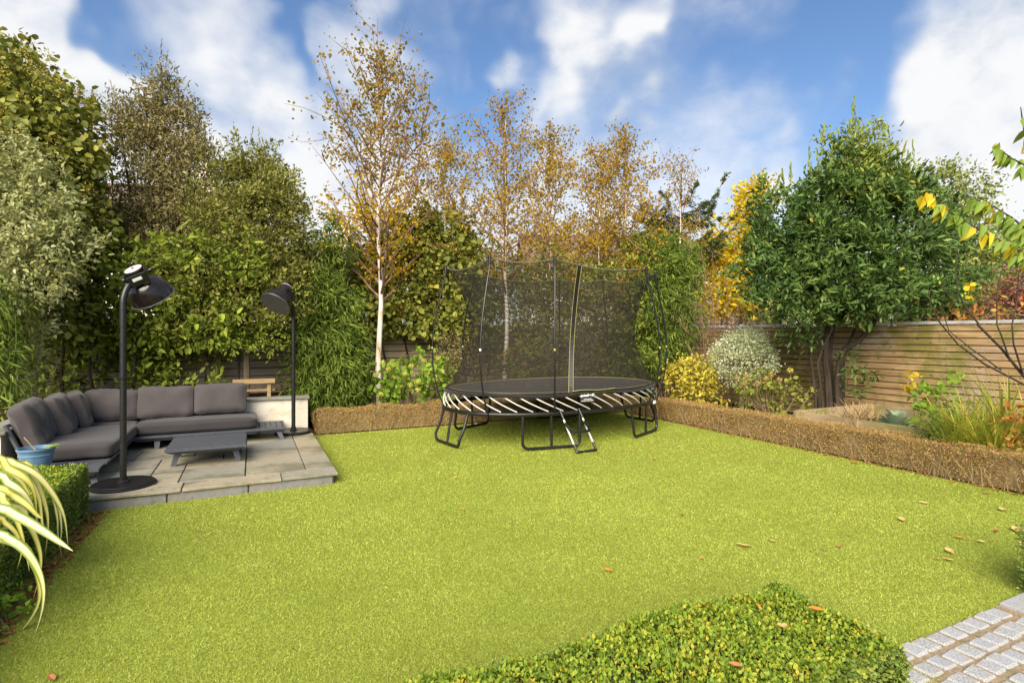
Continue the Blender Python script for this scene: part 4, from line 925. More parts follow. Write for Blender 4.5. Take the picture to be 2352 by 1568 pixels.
t = tree('silver_shrub', 'tall shrub with pale silvery green leaves at the left edge', 'shrub', soil_under(W(20, HY, 7.3), .5))
limbs(t, inner_limbs(g, np.array(soil_under(W(20, HY, 7.3), .5)), [W(30, 450, 7.3), W(90, 520, 7.2), W(-30, 420, 7.3)], .06), M['bark'])
foliage('crown', crown(g, [vblob(0, 400, 95, 105, 7.2, .6), vblob(70, 470, 80, 110, 7.1, .55), vblob(20, 560, 120, 110, 7.0, .6), vblob(130, 570, 55, 70, 7.0, .4), vblob(-40, 640, 110, 110, 7.0, .6), vblob(75, 650, 60, 50, 6.9, .4), vblob(-70, 480, 100, 160, 7.2, .7), vblob(30, 740, 60, 70, 7.1, .4), vblob(20, 860, 55, 60, 7.1, .35)], 24000, 14, .058, .032, 'leaf', .09, .5, .1, .8, .25, .24, .45), M['silver_leaf'], t, 'leaf')

t = tree('bamboo_clump', 'light green bamboo fringe at the lower left edge beside the wall', 'bamboo', soil_under(W(-20, HY, 6.4), .5), 'bamboo clumps')
limbs(t, [(wob(g, soil_under(W(u, HY, 6.4), .5), W(u + g.uniform(-30, 30), v, 6.4), 5, .03), .008, .004) for u, v in ((-40, 560), (-20, 640), (0, 600), (20, 720), (-60, 500), (30, 830))], M['bamboo_leaf'], 'canes', 6)
foliage('crown', crown(g, [vblob(-20, 720, 50, 90, 6.4, .3), vblob(5, 850, 38, 80, 6.4, .3), vblob(-60, 800, 60, 160, 6.4, .4)], 2400, 7, .11, .014, 'lance', .10, .4, -.1, .7, .55, .2), M['bamboo_leaf'], t, 'lance')

g = np.random.default_rng(32)
t = tree('laurel_hedge', 'tall glossy laurel hedge filling the bed behind the sofa', 'hedge', (-2.2, 10.3, .5))
limbs(t, [(wob(g, (x, 10.3 + g.uniform(-.2, .3), .5), (x + g.uniform(-.3, .3), 10.3, 2.6), 5, .06), .03, .012) for x in np.linspace(-5.0, -.2, 11)], M['bark'], 'stems')
bl = []
for u in range(90, 560, 52):
    for v in (620, 700, 780, 850): bl.append(vblob(u + g.uniform(-18, 18), v + g.uniform(-15, 15) - (25 if u > 380 else 0), 48, 52, 8.7 + g.uniform(-.15, .25) + (.45 if v > 800 else 0), .40))
dat = crown(g, bl, 19000, 9, .094, .050, 'leaf', .10, .30, .15, .95, .10, .30, .4, keep=lambda p: ~((p @ RGT / (p @ FWD) * F_ + HX > 400) & (CAM_H - p[:, 2] > .22)))
foliage('foliage', dat, M['laurel_hedge_leaf'], t, 'leaf')
sp = [vblob(u, v, 38, 30, 8.5, .25) for u, v in ((110, 880), (170, 870), (330, 878), (60, 900))] + [vblob(u, v, 30, 12, 8.4, .15) for u, v in ((420, 876), (475, 880))]
foliage('foliage', crown(g, sp, 800, 7, .10, .052, 'leaf', .12, .2, .3, .8, .0, .2), M['laurel_hedge_leaf'], t, 'leaf')

g = np.random.default_rng(33)
ob = np.array(soil_under(W(375, HY, 9.7), .5))
t = tree('olive_tree', 'tall pointed grey-green evergreen tree behind the laurel hedge', 'tree', tuple(ob))
tips = [W(370, 150, 9.7), W(330, 210, 9.6), W(270, 240, 9.6), (W(420, 220, 9.7)), W(460, 270, 9.7), W(300, 330, 9.5), W(480, 380, 9.6), W(390, 300, 9.4), W(350, 420, 9.5), W(255, 500, 9.5)]
limbs(t, inner_limbs(g, ob, tips, .045, 2), M['bark'], 'trunk')
bl = [vblob(370, 200, 28, 55, 9.7, .3), vblob(355, 270, 52, 50, 9.7, .4), vblob(415, 275, 42, 55, 9.7, .4), vblob(285, 280, 38, 60, 9.6, .35), vblob(330, 340, 75, 60, 9.6, .5), vblob(440, 350, 60, 60, 9.7, .5), vblob(380, 420, 110, 65, 9.6, .6), vblob(330, 500, 110, 70, 9.5, .6), vblob(440, 500, 70, 70, 9.5, .6), vblob(250, 540, 60, 60, 9.4, .5), vblob(330, 580, 120, 50, 9.3, .5)]
dat = crown(g, bl, 24000, 7, .070, .024, 'lance', .12, .15, .75, .6, -.1, .25)
sh = shoots(g, [W(u, v, 9.65) for u, v in ((366, 165), (377, 180), (350, 205), (390, 215), (402, 240), (415, 225), (330, 240), (270, 245), (290, 255), (255, 290), (262, 320), (435, 265), (455, 285), (470, 310), (245, 370), (260, 385), (480, 345), (500, 380))], .40, 20, .062, .02, .25)
foliage('crown', join_sets(dat, sh), M['olive_leaf'], t, 'lance')

g = np.random.default_rng(34)
hb = np.array(soil_under(W(566, HY, 9.2), .5))
t = tree('holm_oak', 'rounded dense evergreen tree with a bare pale trunk between sofa and bamboo', 'tree', tuple(hb))
L = [(wob(g, hb, W(566, 760, 9.2), 5, .02), .052, .045)] + [(wob(g, W(566, 762, 9.2), W(u, v, 9.3), 6, .06), .035, .01) for u, v in ((500, 620), (540, 520), (600, 480), (640, 600), (470, 680), (660, 700), (590, 400))]
limbs(t, L, M['bark_pale'], 'trunk', 8)
bl = [vblob(585, 390, 60, 55, 9.5, .55), vblob(530, 420, 55, 55, 9.6, .55), vblob(640, 440, 52, 60, 9.5, .55), vblob(590, 490, 100, 75, 9.3, .7), vblob(670, 540, 45, 75, 9.3, .5), vblob(500, 520, 75, 70, 9.2, .6), vblob(600, 600, 105, 75, 9.0, .7), vblob(480, 620, 85, 75, 8.9, .6), vblob(650, 670, 60, 60, 9.0, .5), vblob(540, 680, 90, 55, 8.8, .5), vblob(440, 690, 60, 60, 8.7, .4), vblob(615, 725, 45, 30, 8.8, .35), vblob(480, 745, 45, 35, 8.7, .3), vblob(420, 750, 50, 40, 8.6, .3), vblob(385, 640, 50, 60, 8.7, .4)]
dat = crown(g, bl, 44000, 13, .060, .031, 'rhomb', .085, .30, .45, .8, 0, .28, .4)
sh = shoots(g, [W(u, v, 9.4) for u, v in ((548, 350), (575, 335), (595, 330), (607, 340), (520, 365), (630, 370), (650, 395), (672, 430), (690, 470), (500, 390))], .30, 16, .055, .024, .35)
foliage('crown', join_sets(dat, sh), M['holm_leaf'], t)
bl = [vblob(u, v, 34, 26, 8.55, .25) for u, v in ((605, 770), (545, 790), (625, 790))]
foliage('low_sprays', crown(g, bl, 500, 8, .05, .028, 'leaf', .09, .2, .3, .8, .05, .2), M['laurel_hedge_leaf'], t, 'leaf')

# ---- bamboo
def bamboo(label, blobs, n, seed, base, group='bamboo clumps', ln=.115):
    g = np.random.default_rng(seed); t = tree('bamboo_clump', label, 'bamboo', tuple(base), group)
    limbs(t, [(wob(g, np.asarray(base) + np.array([g.uniform(-.3, .3), g.uniform(-.2, .2), 0]), blobs[i % len(blobs)][0] + rdir(g, 1)[0] * .25 + UP * .2, 5, .03), .010, .004) for i in range(22)], M['stem'], 'canes', 6)
    foliage('crown', crown(g, blobs, n, 7, ln, .0165, 'lance', .13, .45, -.15, .9, .50, .22, .5), M['bamboo_leaf'], t, 'lance'); return t
bamboo('dense dark green bamboo clump beside the right heater lamp', [vblob(745, 700, 70, 60, 9.6, .45), vblob(760, 780, 72, 70, 9.6, .5), vblob(750, 860, 70, 60, 9.6, .5), vblob(745, 910, 55, 35, 9.6, .4), vblob(715, 760, 40, 90, 9.6, .4), vblob(790, 860, 40, 60, 9.6, .4), vblob(740, 600, 35, 70, 9.8, .3), vblob(770, 560, 28, 50, 9.9, .3)], 15000, 41, soil_under(W(752, HY, 9.7)))
bamboo('tall bamboo clump behind the right end of the trampoline', [vblob(1520, 640, 60, 65, 12.0, .5), vblob(1540, 730, 55, 75, 12.0, .5), vblob(1510, 810, 60, 60, 12.0, .5), vblob(1480, 700, 40, 80, 12.0, .5), vblob(1545, 600, 55, 45, 12.3, .5), vblob(1500, 580, 60, 40, 12.5, .5), vblob(1450, 840, 60, 50, 11.8, .5)], 15000, 42, soil_under(W(1515, HY, 12.0)), ln=.13)

# ---- ivy wall and shrubs behind the trampoline
g = np.random.default_rng(35)
t = tree('ivy_wall', 'dark ivy bank with yellow-green flowers hanging over the back fence', 'ivy', (3.0, 10.9, .05))
limbs(t, [(wob(g, (x, 10.92, .05), (x + g.uniform(-.3, .3), 10.85, 2.6), 6, .05), .025, .01) for x in np.linspace(1.6, 4.4, 7)], M['bark'], 'stems')
bl = [vblob(u, v, 62, 62, 10.7 + g.uniform(-.1, .3), .35) for u, v in ((800, 650), (860, 600), (920, 570), (985, 570), (1040, 600), (860, 700), (930, 680), (1000, 680), (1055, 690), (920, 740), (990, 750), (1050, 760), (830, 720), (960, 540), (1030, 540))]
foliage('foliage', crown(g, bl, 14500, 7, .082, .075, 'leaf', .12, .5, -.2, .9, .4, .15, keep=lambda p: p[:, 2] > 1.55), M['ivy_leaf'], t, 'leaf')
P0 = np.concatenate([b[0] - FWD * .30 + RGT * g.normal(size=(18, 1)) * .35 + UP * g.normal(size=(18, 1)) * .3 for b in bl]); P0 = P0[P0[:, 2] > 1.7]; PP = np.repeat(P0, 20, 0) + rdir(g, len(P0) * 20) * .045
foliage('flower_heads', (PP, rdir(g, len(PP)), rdir(g, len(PP)), np.full(len(PP), .018), np.full(len(PP), .016), g.random(len(PP))), M['ivy_flower'], t)
t = tree('evergreen_screen', 'dark evergreen screen hanging over the fence behind the trampoline net', 'shrub', (6, 10.9, .05))
limbs(t, [(wob(g, (x, 10.92, .05), (x + g.uniform(-.3, .3), 10.85, 2.3), 6, .05), .02, .01) for x in np.linspace(4.6, 8.4, 8)], M['bark'], 'stems')
bl = [vblob(u, v, 60, 60, 11.6 + g.uniform(-.1, .5), .4) for u, v in ((1110, 680), (1110, 760), (1190, 690), (1200, 760), (1270, 680), (1280, 750), (1350, 690), (1350, 760), (1420, 700), (1430, 780), (1230, 640), (1330, 650), (1130, 620), (1420, 640))]
foliage('foliage', crown(g, bl, 12500, 7, .075, .045, 'leaf', .12, .45, 0, .9, .2, .2), M['hydrangea_dull_leaf'], t, 'leaf')

def shrub(name, label, cat, base, blobs, n, leaf, m, seed, stems=7, tpl='leaf', per=7, rc=.09, shell=.4, group=None, up=.25, droop=.05, stem_m='stem', flowers=None, lumpy=.15, stem_r=.010):
    g = np.random.default_rng(seed); t = tree(name, label, cat, tuple(base), group); base = np.asarray(base, float)
    limbs(t, [(wob(g, base + np.array([g.uniform(-.08, .08), g.uniform(-.08, .08), 0]), blobs[i % len(blobs)][0] + rdir(g, 1)[0] * np.array(blobs[i % len(blobs)][1]) * .6, 5, .03), stem_r, .003) for i in range(stems)], M[stem_m], 'stems', 5)
    foliage('foliage', crown(g, blobs, n, per, leaf[0], leaf[1], tpl, rc, shell, up, .8, droop, lumpy), M[m], t, tpl)
    if flowers:
        pts, r, fm, nf = flowers
        for p in pts:
            d = rdir(g, nf); d[:, 2] *= .75; q = np.asarray(p) + d * r * g.uniform(.75, 1.05, (nf, 1)); Lp = np.full(nf, r * .42)
            link_mesh('flower_head', leaf_mesh('flower_head', q, unit(np.cross(d, rdir(g, nf))), d, Lp, Lp * .9, 'rhomb', g.random(nf)), M[fm], t)
            st = MB(); st.tube([np.asarray(p), np.asarray(p) - UP * r * 2.2 + rdir(g, 1)[0] * .02], .004, 5); st.build('flower_stalk', M['stem'], t)
    return t
D = 9.85
shrub('hydrangea', 'bright green hydrangea with yellow flower heads left of the trampoline', 'hydrangea', soil_under(W(940, HY, D)), [vblob(940, 865, 60, 35, D, .3), vblob(900, 880, 45, 35, D, .3), vblob(985, 850, 40, 40, D, .3), vblob(1000, 900, 30, 25, D, .25), vblob(880, 910, 35, 20, D, .25), vblob(950, 905, 50, 22, D, .3)], 900, (.10, .075), 'hydrangea_leaf', 51, 14, flowers=([W(u, v, D - .3) for u, v in ((892, 848), (903, 838), (876, 905), (930, 858), (942, 884), (958, 878), (960, 895), (920, 887), (985, 855), (1007, 822), (975, 828), (905, 866), (945, 840), (1000, 872), (880, 832), (862, 862))], .055, 'hydrangea_bloom', 60), group='hydrangeas')
D = 10.5
shrub('dark_shrub', 'dark rounded evergreen shrub at the left end of the trampoline net', 'shrub', soil_under(W(1045, HY, D)), [vblob(1045, 800, 45, 45, D, .35), vblob(1030, 850, 40, 40, D, .35), vblob(1075, 860, 40, 45, D, .35)], 4200, (.042, .024), 'olive_leaf', 52, 8, 'rhomb')
D = 11.2
shrub('pittosporum_ball', 'pale variegated round shrub seen through the trampoline net', 'shrub', soil_under(W(1305, HY, D)), [vblob(1305, 815, 62, 62, D, .5)], 6500, (.034, .022), 'variegated_leaf_dull', 53, 9, 'rhomb', 9, .08, .75, lumpy=.10, group='clipped variegated balls')
D = 10.9
shrub('hydrangea', 'faded hydrangea with tan flower heads seen through the trampoline net', 'hydrangea', soil_under(W(1220, HY, D)), [vblob(1210, 830, 50, 40, D, .3), vblob(1180, 860, 40, 30, D, .3), vblob(1260, 860, 50, 30, D, .3), vblob(1380, 850, 40, 40, D, .3)], 900, (.09, .065), 'hydrangea_dull_leaf', 54, 12, flowers=([W(u, v, D - .25) for u, v in ((1238, 815), (1160, 810), (1190, 790), (1205, 835), (1225, 850), (1265, 800), (1260, 838), (1180, 850), (1395, 825), (1390, 850), (1330, 870), (1240, 780), (1390, 870), (1175, 818))], .065, 'hydrangea_bloom_old', 60), group='hydrangeas')

# ---- right bed
D = 10.5
shrub('euonymus_shrub', 'bright yellow variegated shrub at the right end of the trampoline', 'shrub', soil_under(W(1600, HY, D)), [vblob(1595, 875, 50, 45, D, .4), vblob(1560, 865, 35, 25, D, .3), vblob(1610, 845, 35, 30, D, .3), vblob(1630, 905, 35, 35, D, .3), vblob(1580, 915, 40, 25, D, .3)], 2600, (.062, .038), 'euonymus_leaf', 55, 10)
D = 10.1
shrub('pittosporum_ball', 'pale variegated ball shrub standing in front of the right fence', 'shrub', soil_under(W(1707, HY, D)), [vblob(1706, 822, 60, 54, D, .47), vblob(1712, 790, 38, 28, D, .3)], 9000, (.034, .022), 'variegated_leaf', 56, 12, 'rhomb', 9, .075, .78, lumpy=.08, stem_r=.014, group='clipped variegated balls')
D = 9.3
shrub('hydrangea', 'leggy hydrangea with one pale yellow head in front of the right fence', 'hydrangea', soil_under(W(1790, HY, D)), [vblob(1745, 895, 50, 35, D, .35), vblob(1800, 890, 45, 30, D, .3), vblob(1770, 930, 60, 25, D, .3), vblob(1850, 900, 20, 25, D, .2)], 300, (.075, .055), 'hydrangea_dull_leaf', 57, 18, flowers=([W(u, v, D - .2) for u, v in ((1815, 850), )], .06, 'hydrangea_bloom', 70), group='hydrangeas')
g = np.random.default_rng(58)
D = 9.2; t = shrub('hydrangea', 'hydrangea with brown faded heads and bare twigs beside the timber planter', 'hydrangea', soil_under(W(1770, HY, D)), [vblob(1720, 880, 40, 22, D, .25), vblob(1760, 885, 40, 22, D, .25), vblob(1730, 925, 35, 18, D, .25)], 260, (.07, .05), 'hydrangea_dull_leaf', 59, 24, flowers=([W(u, v, D - .25) for u, v in ((1693, 868), (1715, 862), (1758, 868), (1790, 872), (1740, 880), (1710, 880), (1772, 860))], .055, 'hydrangea_bloom_old', 60), group='hydrangeas')

# bay laurel
g = np.random.default_rng(60); BD = 9.5; c6 = lambda x, y, d=BD: W((2600 + x * .7017) * .57422, (1150 + y * .7017) * .57422, d)
bb = soil_under(W(1910, HY, BD), .05)
t = tree('bay_tree', 'large multi-stemmed bay tree with dark glossy leaves in front of the right fence', 'tree', bb)
def st(pts, r0, r1, d=BD):
    q = [c6(x, y, d) for x, y in pts]; root = q[0].copy(); root[2] = .03; return ([root] + q, r0, r1)
limbs(t, [st([(1020, 650), (1012, 520), (1000, 420), (1008, 260), (1030, 120), (1050, 0), (1060, -150)], .072, .03), st([(1075, 640), (1070, 520), (1080, 430), (1110, 350), (1190, 305), (1250, 240), (1300, 160), (1380, 20)], .075, .03, 9.42),
          st([(965, 655), (968, 480), (965, 340), (960, 210), (940, 60)], .035, .02, 9.55), st([(945, 650), (925, 470), (905, 330), (870, 230), (800, 130)], .026, .012, 9.4), st([(1045, 640), (1035, 480), (1025, 380), (1045, 230), (1090, 60), (1110, -100)], .045, .02, 9.65),
          st([(985, 650), (955, 430), (990, 330), (1060, 200), (1150, 60)], .02, .012, 9.3), st([(1100, 400), (1190, 190), (1210, 60), (1230, -120)], .035, .016, 9.6)] + [(wob(g, W(1930, 640, BD), W(u, v, BD + dd), 6, .08), .03, .008) for u, v, dd in ((1800, 560, .2), (1860, 450, 0), (1970, 380, .1), (2060, 480, .2), (2100, 600, -.1), (1780, 640, -.3), (1960, 300, .1), (1900, 560, -.6), (2000, 600, -.6))], M['bark'], 'trunk', 8)
bl = [vblob(1960, 395, 55, 62, BD, .5), vblob(2035, 445, 60, 60, BD, .7), vblob(1890, 460, 55, 58, BD, .7), vblob(1960, 470, 110, 80, 9.3, .9), vblob(1800, 530, 80, 85, BD, .8), vblob(2090, 530, 85, 85, BD, .9), vblob(1880, 560, 110, 90, 9.0, .8), vblob(2010, 570, 110, 85, 8.95, .8), vblob(1775, 630, 85, 75, 9.4, .8), vblob(2130, 630, 62, 80, 9.4, .8), vblob(1860, 655, 105, 58, 9.0, .75), vblob(1980, 655, 110, 62, 8.8, .7), vblob(2080, 675, 80, 46, 9.1, .6), vblob(1850, 712, 50, 24, 9.1, .4), vblob(1960, 700, 85, 30, 9.0, .5)]
foliage('crown', crown(g, bl, 34000, 13, .098, .040, 'leaf', .085, .40, .30, .9, .0, .22, .35), M['bay_leaf'], t, 'leaf')
sh = shoots(g, [W(u, v, BD) for u, v in ((1964, 290), (1962, 310), (1968, 330), (1955, 345), (1978, 350), (1930, 350), (1945, 370), (1990, 370), (1888, 330), (1885, 360), (1880, 400), (2035, 330), (2045, 350), (2070, 370), (2080, 390), (2100, 385), (1860, 400), (1800, 430), (1815, 420), (1780, 470), (1770, 450), (1740, 480), (2120, 430), (1905, 380), (1920, 400), (2010, 380), (1960, 400), (1980, 420))], .42, 22, .085, .032, .16)
top = crown(g, [vblob(1965, 360, 50, 60, BD - .1, .5), vblob(1990, 430, 75, 50, BD - .3, .6)], 2600, 8, .085, .034, 'leaf', .12, .5, .6, .7, 0, .2)
foliage('upper_shoots', join_sets(sh, top), M['bay_top_leaf'], t, 'leaf')
low = crown(g, [(c6(800, 300, 9.3), (.22, .15, .10)), (c6(900, 340, 9.3), (.18, .15, .10)), (c6(1200, 500, 9.25), (.20, .15, .12)), (c6(1150, 430, 9.2), (.14, .12, .14)), (c6(1160, 600, 9.2), (.14, .1, .08))], 360, 7, .088, .036, 'leaf', .10, .2, .2, .9, 0, .2)
foliage('low_sprays', low, M['bay_leaf'], t, 'leaf')

# beyond the right fence
g = np.random.default_rng(61)
t = tree('yellow_tree', 'bright yellow autumn tree beyond the right fence corner', 'tree', soil_under(W(1690, HY, 15), -.05)); yb = np.array(soil_under(W(1690, HY, 15), -.05))
limbs(t, inner_limbs(g, yb, [W(1720, 520, 15), W(1650, 590, 15), W(1700, 640, 15), W(1640, 650, 14.8), W(1740, 480, 15)], .06, 2), M['bark_pale'])
foliage('crown', crown(g, [vblob(1725, 480, 38, 45, 15, .6), vblob(1690, 540, 50, 45, 15, .6), vblob(1640, 590, 45, 30, 15, .5), vblob(1660, 630, 45, 30, 14.8, .5), vblob(1700, 690, 45, 35, 14.6, .5), vblob(1720, 600, 50, 60, 15, .6), vblob(1735, 440, 25, 25, 15, .4), vblob(1650, 690, 45, 35, 14.6, .5)], 7500, 8, .11, .065, 'leaf', .16, .2, .2, .8, .2, .25), M['yellow_leaf'], t, 'leaf')
t = tree('conifer', 'dark feathery conifer with drooping branches behind the bamboo', 'conifer', soil_under(W(1560, HY, 14), -.05)); kb = np.array(soil_under(W(1560, HY, 14), -.05))
trunk = wob(g, kb, W(1565, 400, 14), 8, .05); Bl = [(trunk, .08, .012)]; P, A = [], []
for k, (u0, v0, u1, v1) in enumerate(((1565, 560, 1668, 400), (1565, 600, 1720, 470), (1565, 560, 1480, 500), (1560, 590, 1455, 560), (1565, 520, 1640, 470), (1560, 620, 1660, 560), (1562, 500, 1520, 440), (1560, 640, 1470, 610), (1565, 470, 1600, 420), (1560, 540, 1500, 530), (1565, 600, 1620, 540), (1565, 620, 1745, 450), (1565, 640, 1600, 600), (1560, 610, 1520, 590)) + tuple((1562, int(g.uniform(480, 640)), int(1562 + g.choice([-1, 1]) * g.uniform(35, 105)), 0) for _ in range(26))):
    v1 = v1 or v0 - int(g.uniform(0, 55))
    a, c = W(u0, v0, 14), W(u1, v1, 14 + g.uniform(-.7, .5)); pts = wob(g, a, c, 6, .06); pts = [p - UP * .15 * math.sin(math.pi * i / 5) for i, p in enumerate(pts)]; Bl.append((pts, .02, .004))
    q, tg_, tt = along(g, pts, 26, .0)
    for i in range(26):                                    # flat drooping sprays along each limb
        sl = .38 * (1.15 - tt[i]) * g.uniform(.5, 1.1); sd_ = unit(tg_[i] * .8 + np.cross(tg_[i], UP) * g.choice([-1, 1]) * g.uniform(.3, 1.0) + rdir(g, 1)[0] * .25 - UP * .12); n_ = 20; w_ = g.random((n_, 1)); P.append(q[i] + sd_ * w_ * sl - UP * (w_ ** 2) * sl * .3 + g.normal(size=(n_, 3)) * .022); A.append(np.tile(sd_, (n_, 1)) - UP * .3 * w_)
limbs(t, Bl, M['bark'], 'trunk', 6); P, A = np.concatenate(P), np.concatenate(A); N = len(P); Lf = .070 * g.uniform(.6, 1.3, N)
foliage('crown', (P, unit(A + rdir(g, N) * .5 - UP * .2), UP + rdir(g, N) * .6, Lf, Lf * .30, g.random(N)), M['conifer_leaf'], t, 'leaf')
t = tree('bare_shrub', 'leafless twiggy shrub in front of the fence corner', 'shrub', soil_under(W(1640, HY, 11.3))); bs_ = np.array(soil_under(W(1640, HY, 11.3))); Bl = []
for k in range(26):
    tip = W(g.uniform(1555, 1730), g.uniform(570, 760), 11.3 + g.uniform(-.5, .5)); pts = wob(g, bs_ + np.array([g.uniform(-.4, .4), g.uniform(-.3, .3), 0]), tip, 7, .14); Bl.append((pts, .013, .004))
    for _ in range(7):
        i = g.integers(2, 7); q = pts[i]; Bl.append((wob(g, q, q + rdir(g, 1)[0] * .35 + UP * .12 - FWD * 0, 4, .04), .005, .002))
limbs(t, Bl, M['birch_twig'], 'branches', 5)
def far_tree(name, label, u, d, blobs, n, leaf, m, seed, per=8, shell=.3, rc=.2, group=None):
    g = np.random.default_rng(seed); b0 = np.array(soil_under(W(u, HY, d), -.05)); t = tree(name, label, 'tree', tuple(b0), group)
    limbs(t, inner_limbs(g, b0, [b[0] for b in blobs], .07, 2), M['bark']); foliage('crown', crown(g, blobs, n, per, leaf[0], leaf[1], 'leaf', rc, shell, .25, .8, .1, .28), M[m], t, 'leaf'); return t
far_tree('green_tree', 'loose mid-green tree beyond the fence to the right of the bay tree', 2200, 15.5, [vblob(2150, 420, 45, 40, 15.5, .8), vblob(2210, 450, 60, 45, 15.5, .8), vblob(2180, 530, 90, 60, 15.5, 1.0), vblob(2240, 600, 80, 70, 15.5, 1.0), vblob(2180, 660, 80, 60, 15.3, 1.0), vblob(2260, 680, 60, 40, 15.2, .8)], 12000, (.09, .06), 'far_leaf', 62)
far_tree('yellow_green_tree', 'yellowing tree low behind the fence at the right edge', 2330, 16.5, [vblob(2310, 570, 45, 45, 16.5, .8), vblob(2360, 600, 50, 60, 16.5, .8), vblob(2290, 620, 45, 40, 16.5, .8), vblob(2420, 560, 60, 80, 16.5, .9)], 4600, (.10, .07), 'hydrangea_leaf', 63)
far_tree('purple_shrub', 'dark purple-leaved shrub above the right fence at the picture edge', 2330, 13, [vblob(2310, 700, 40, 45, 13, .5), vblob(2345, 670, 45, 55, 13, .6), vblob(2400, 680, 60, 70, 13, .6)], 5200, (.055, .035), 'purple_leaf', 64, rc=.12)
g = np.random.default_rng(65); t = tree('creeper', 'rust and orange creeper leaves along the top of the right fence', 'creeper', (10.15, 4.0, 0)); pl = [(10.15, y, 1.86 + .06 * math.sin(y * 5)) for y in np.linspace(2.0, 6.4, 14)]
limbs(t, [([(10.16, 2.6, -.05), (10.15, 2.7, 1.2), (10.15, 2.9, 1.86)], .02, .01), (pl, .012, .008), ([(10.16, 5.4, -.05), (10.15, 5.3, 1.86)], .02, .01)], M['stem'], 'stems', 5)
q, tg_, tt = along(g, pl, 520, .0); q = q + np.stack([g.uniform(-.12, .35, 520), g.normal(size=520) * .1, np.abs(g.normal(size=520)) * .16 + .0], 1); Lf = .10 * g.uniform(.6, 1.2, 520)
foliage('foliage', (q, rdir(g, 520) - UP * .4, UP + rdir(g, 520), Lf, Lf * .6, g.random(520)), M['rust_leaf'], t, 'leaf')
# far background mass that closes the gaps low behind the fences
far_tree('background_tree', 'dull green garden tree far behind the left end of the trampoline', 1080, 20, [vblob(1040, 640, 110, 60, 20, 1.2), vblob(1130, 660, 90, 50, 20, 1.2), vblob(960, 650, 90, 60, 20, 1.2)], 5200, (.13, .09), 'far_leaf', 66, rc=.3, group='background trees')
far_tree('background_tree', 'dull green garden tree far behind the right end of the trampoline', 1450, 20, [vblob(1420, 650, 110, 45, 20, 1.2), vblob(1530, 650, 100, 50, 20, 1.2), vblob(1640, 680, 90, 40, 20, 1.2)], 5200, (.13, .09), 'far_leaf', 67, rc=.3, group='background trees')
far_tree('background_tree', 'dark green garden tree low behind the bay tree', 1900, 18, [vblob(1820, 715, 90, 50, 18, 1.0), vblob(1930, 715, 90, 50, 18, 1.0), vblob(2050, 715, 90, 50, 18, 1.0), vblob(2150, 725, 80, 45, 18, 1.0), vblob(2270, 730, 80, 45, 18, 1.0)], 13000, (.12, .08), 'far_leaf', 68, rc=.3, group='background trees')
far_tree('background_tree', 'yellowing garden tree low behind the dense bamboo clump', 720, 14, [vblob(700, 650, 50, 40, 14, .7), vblob(760, 640, 60, 40, 14, .7), vblob(690, 720, 60, 60, 13.6, .7)], 2200, (.10, .07), 'hydrangea_leaf', 69, rc=.2, group='background trees')
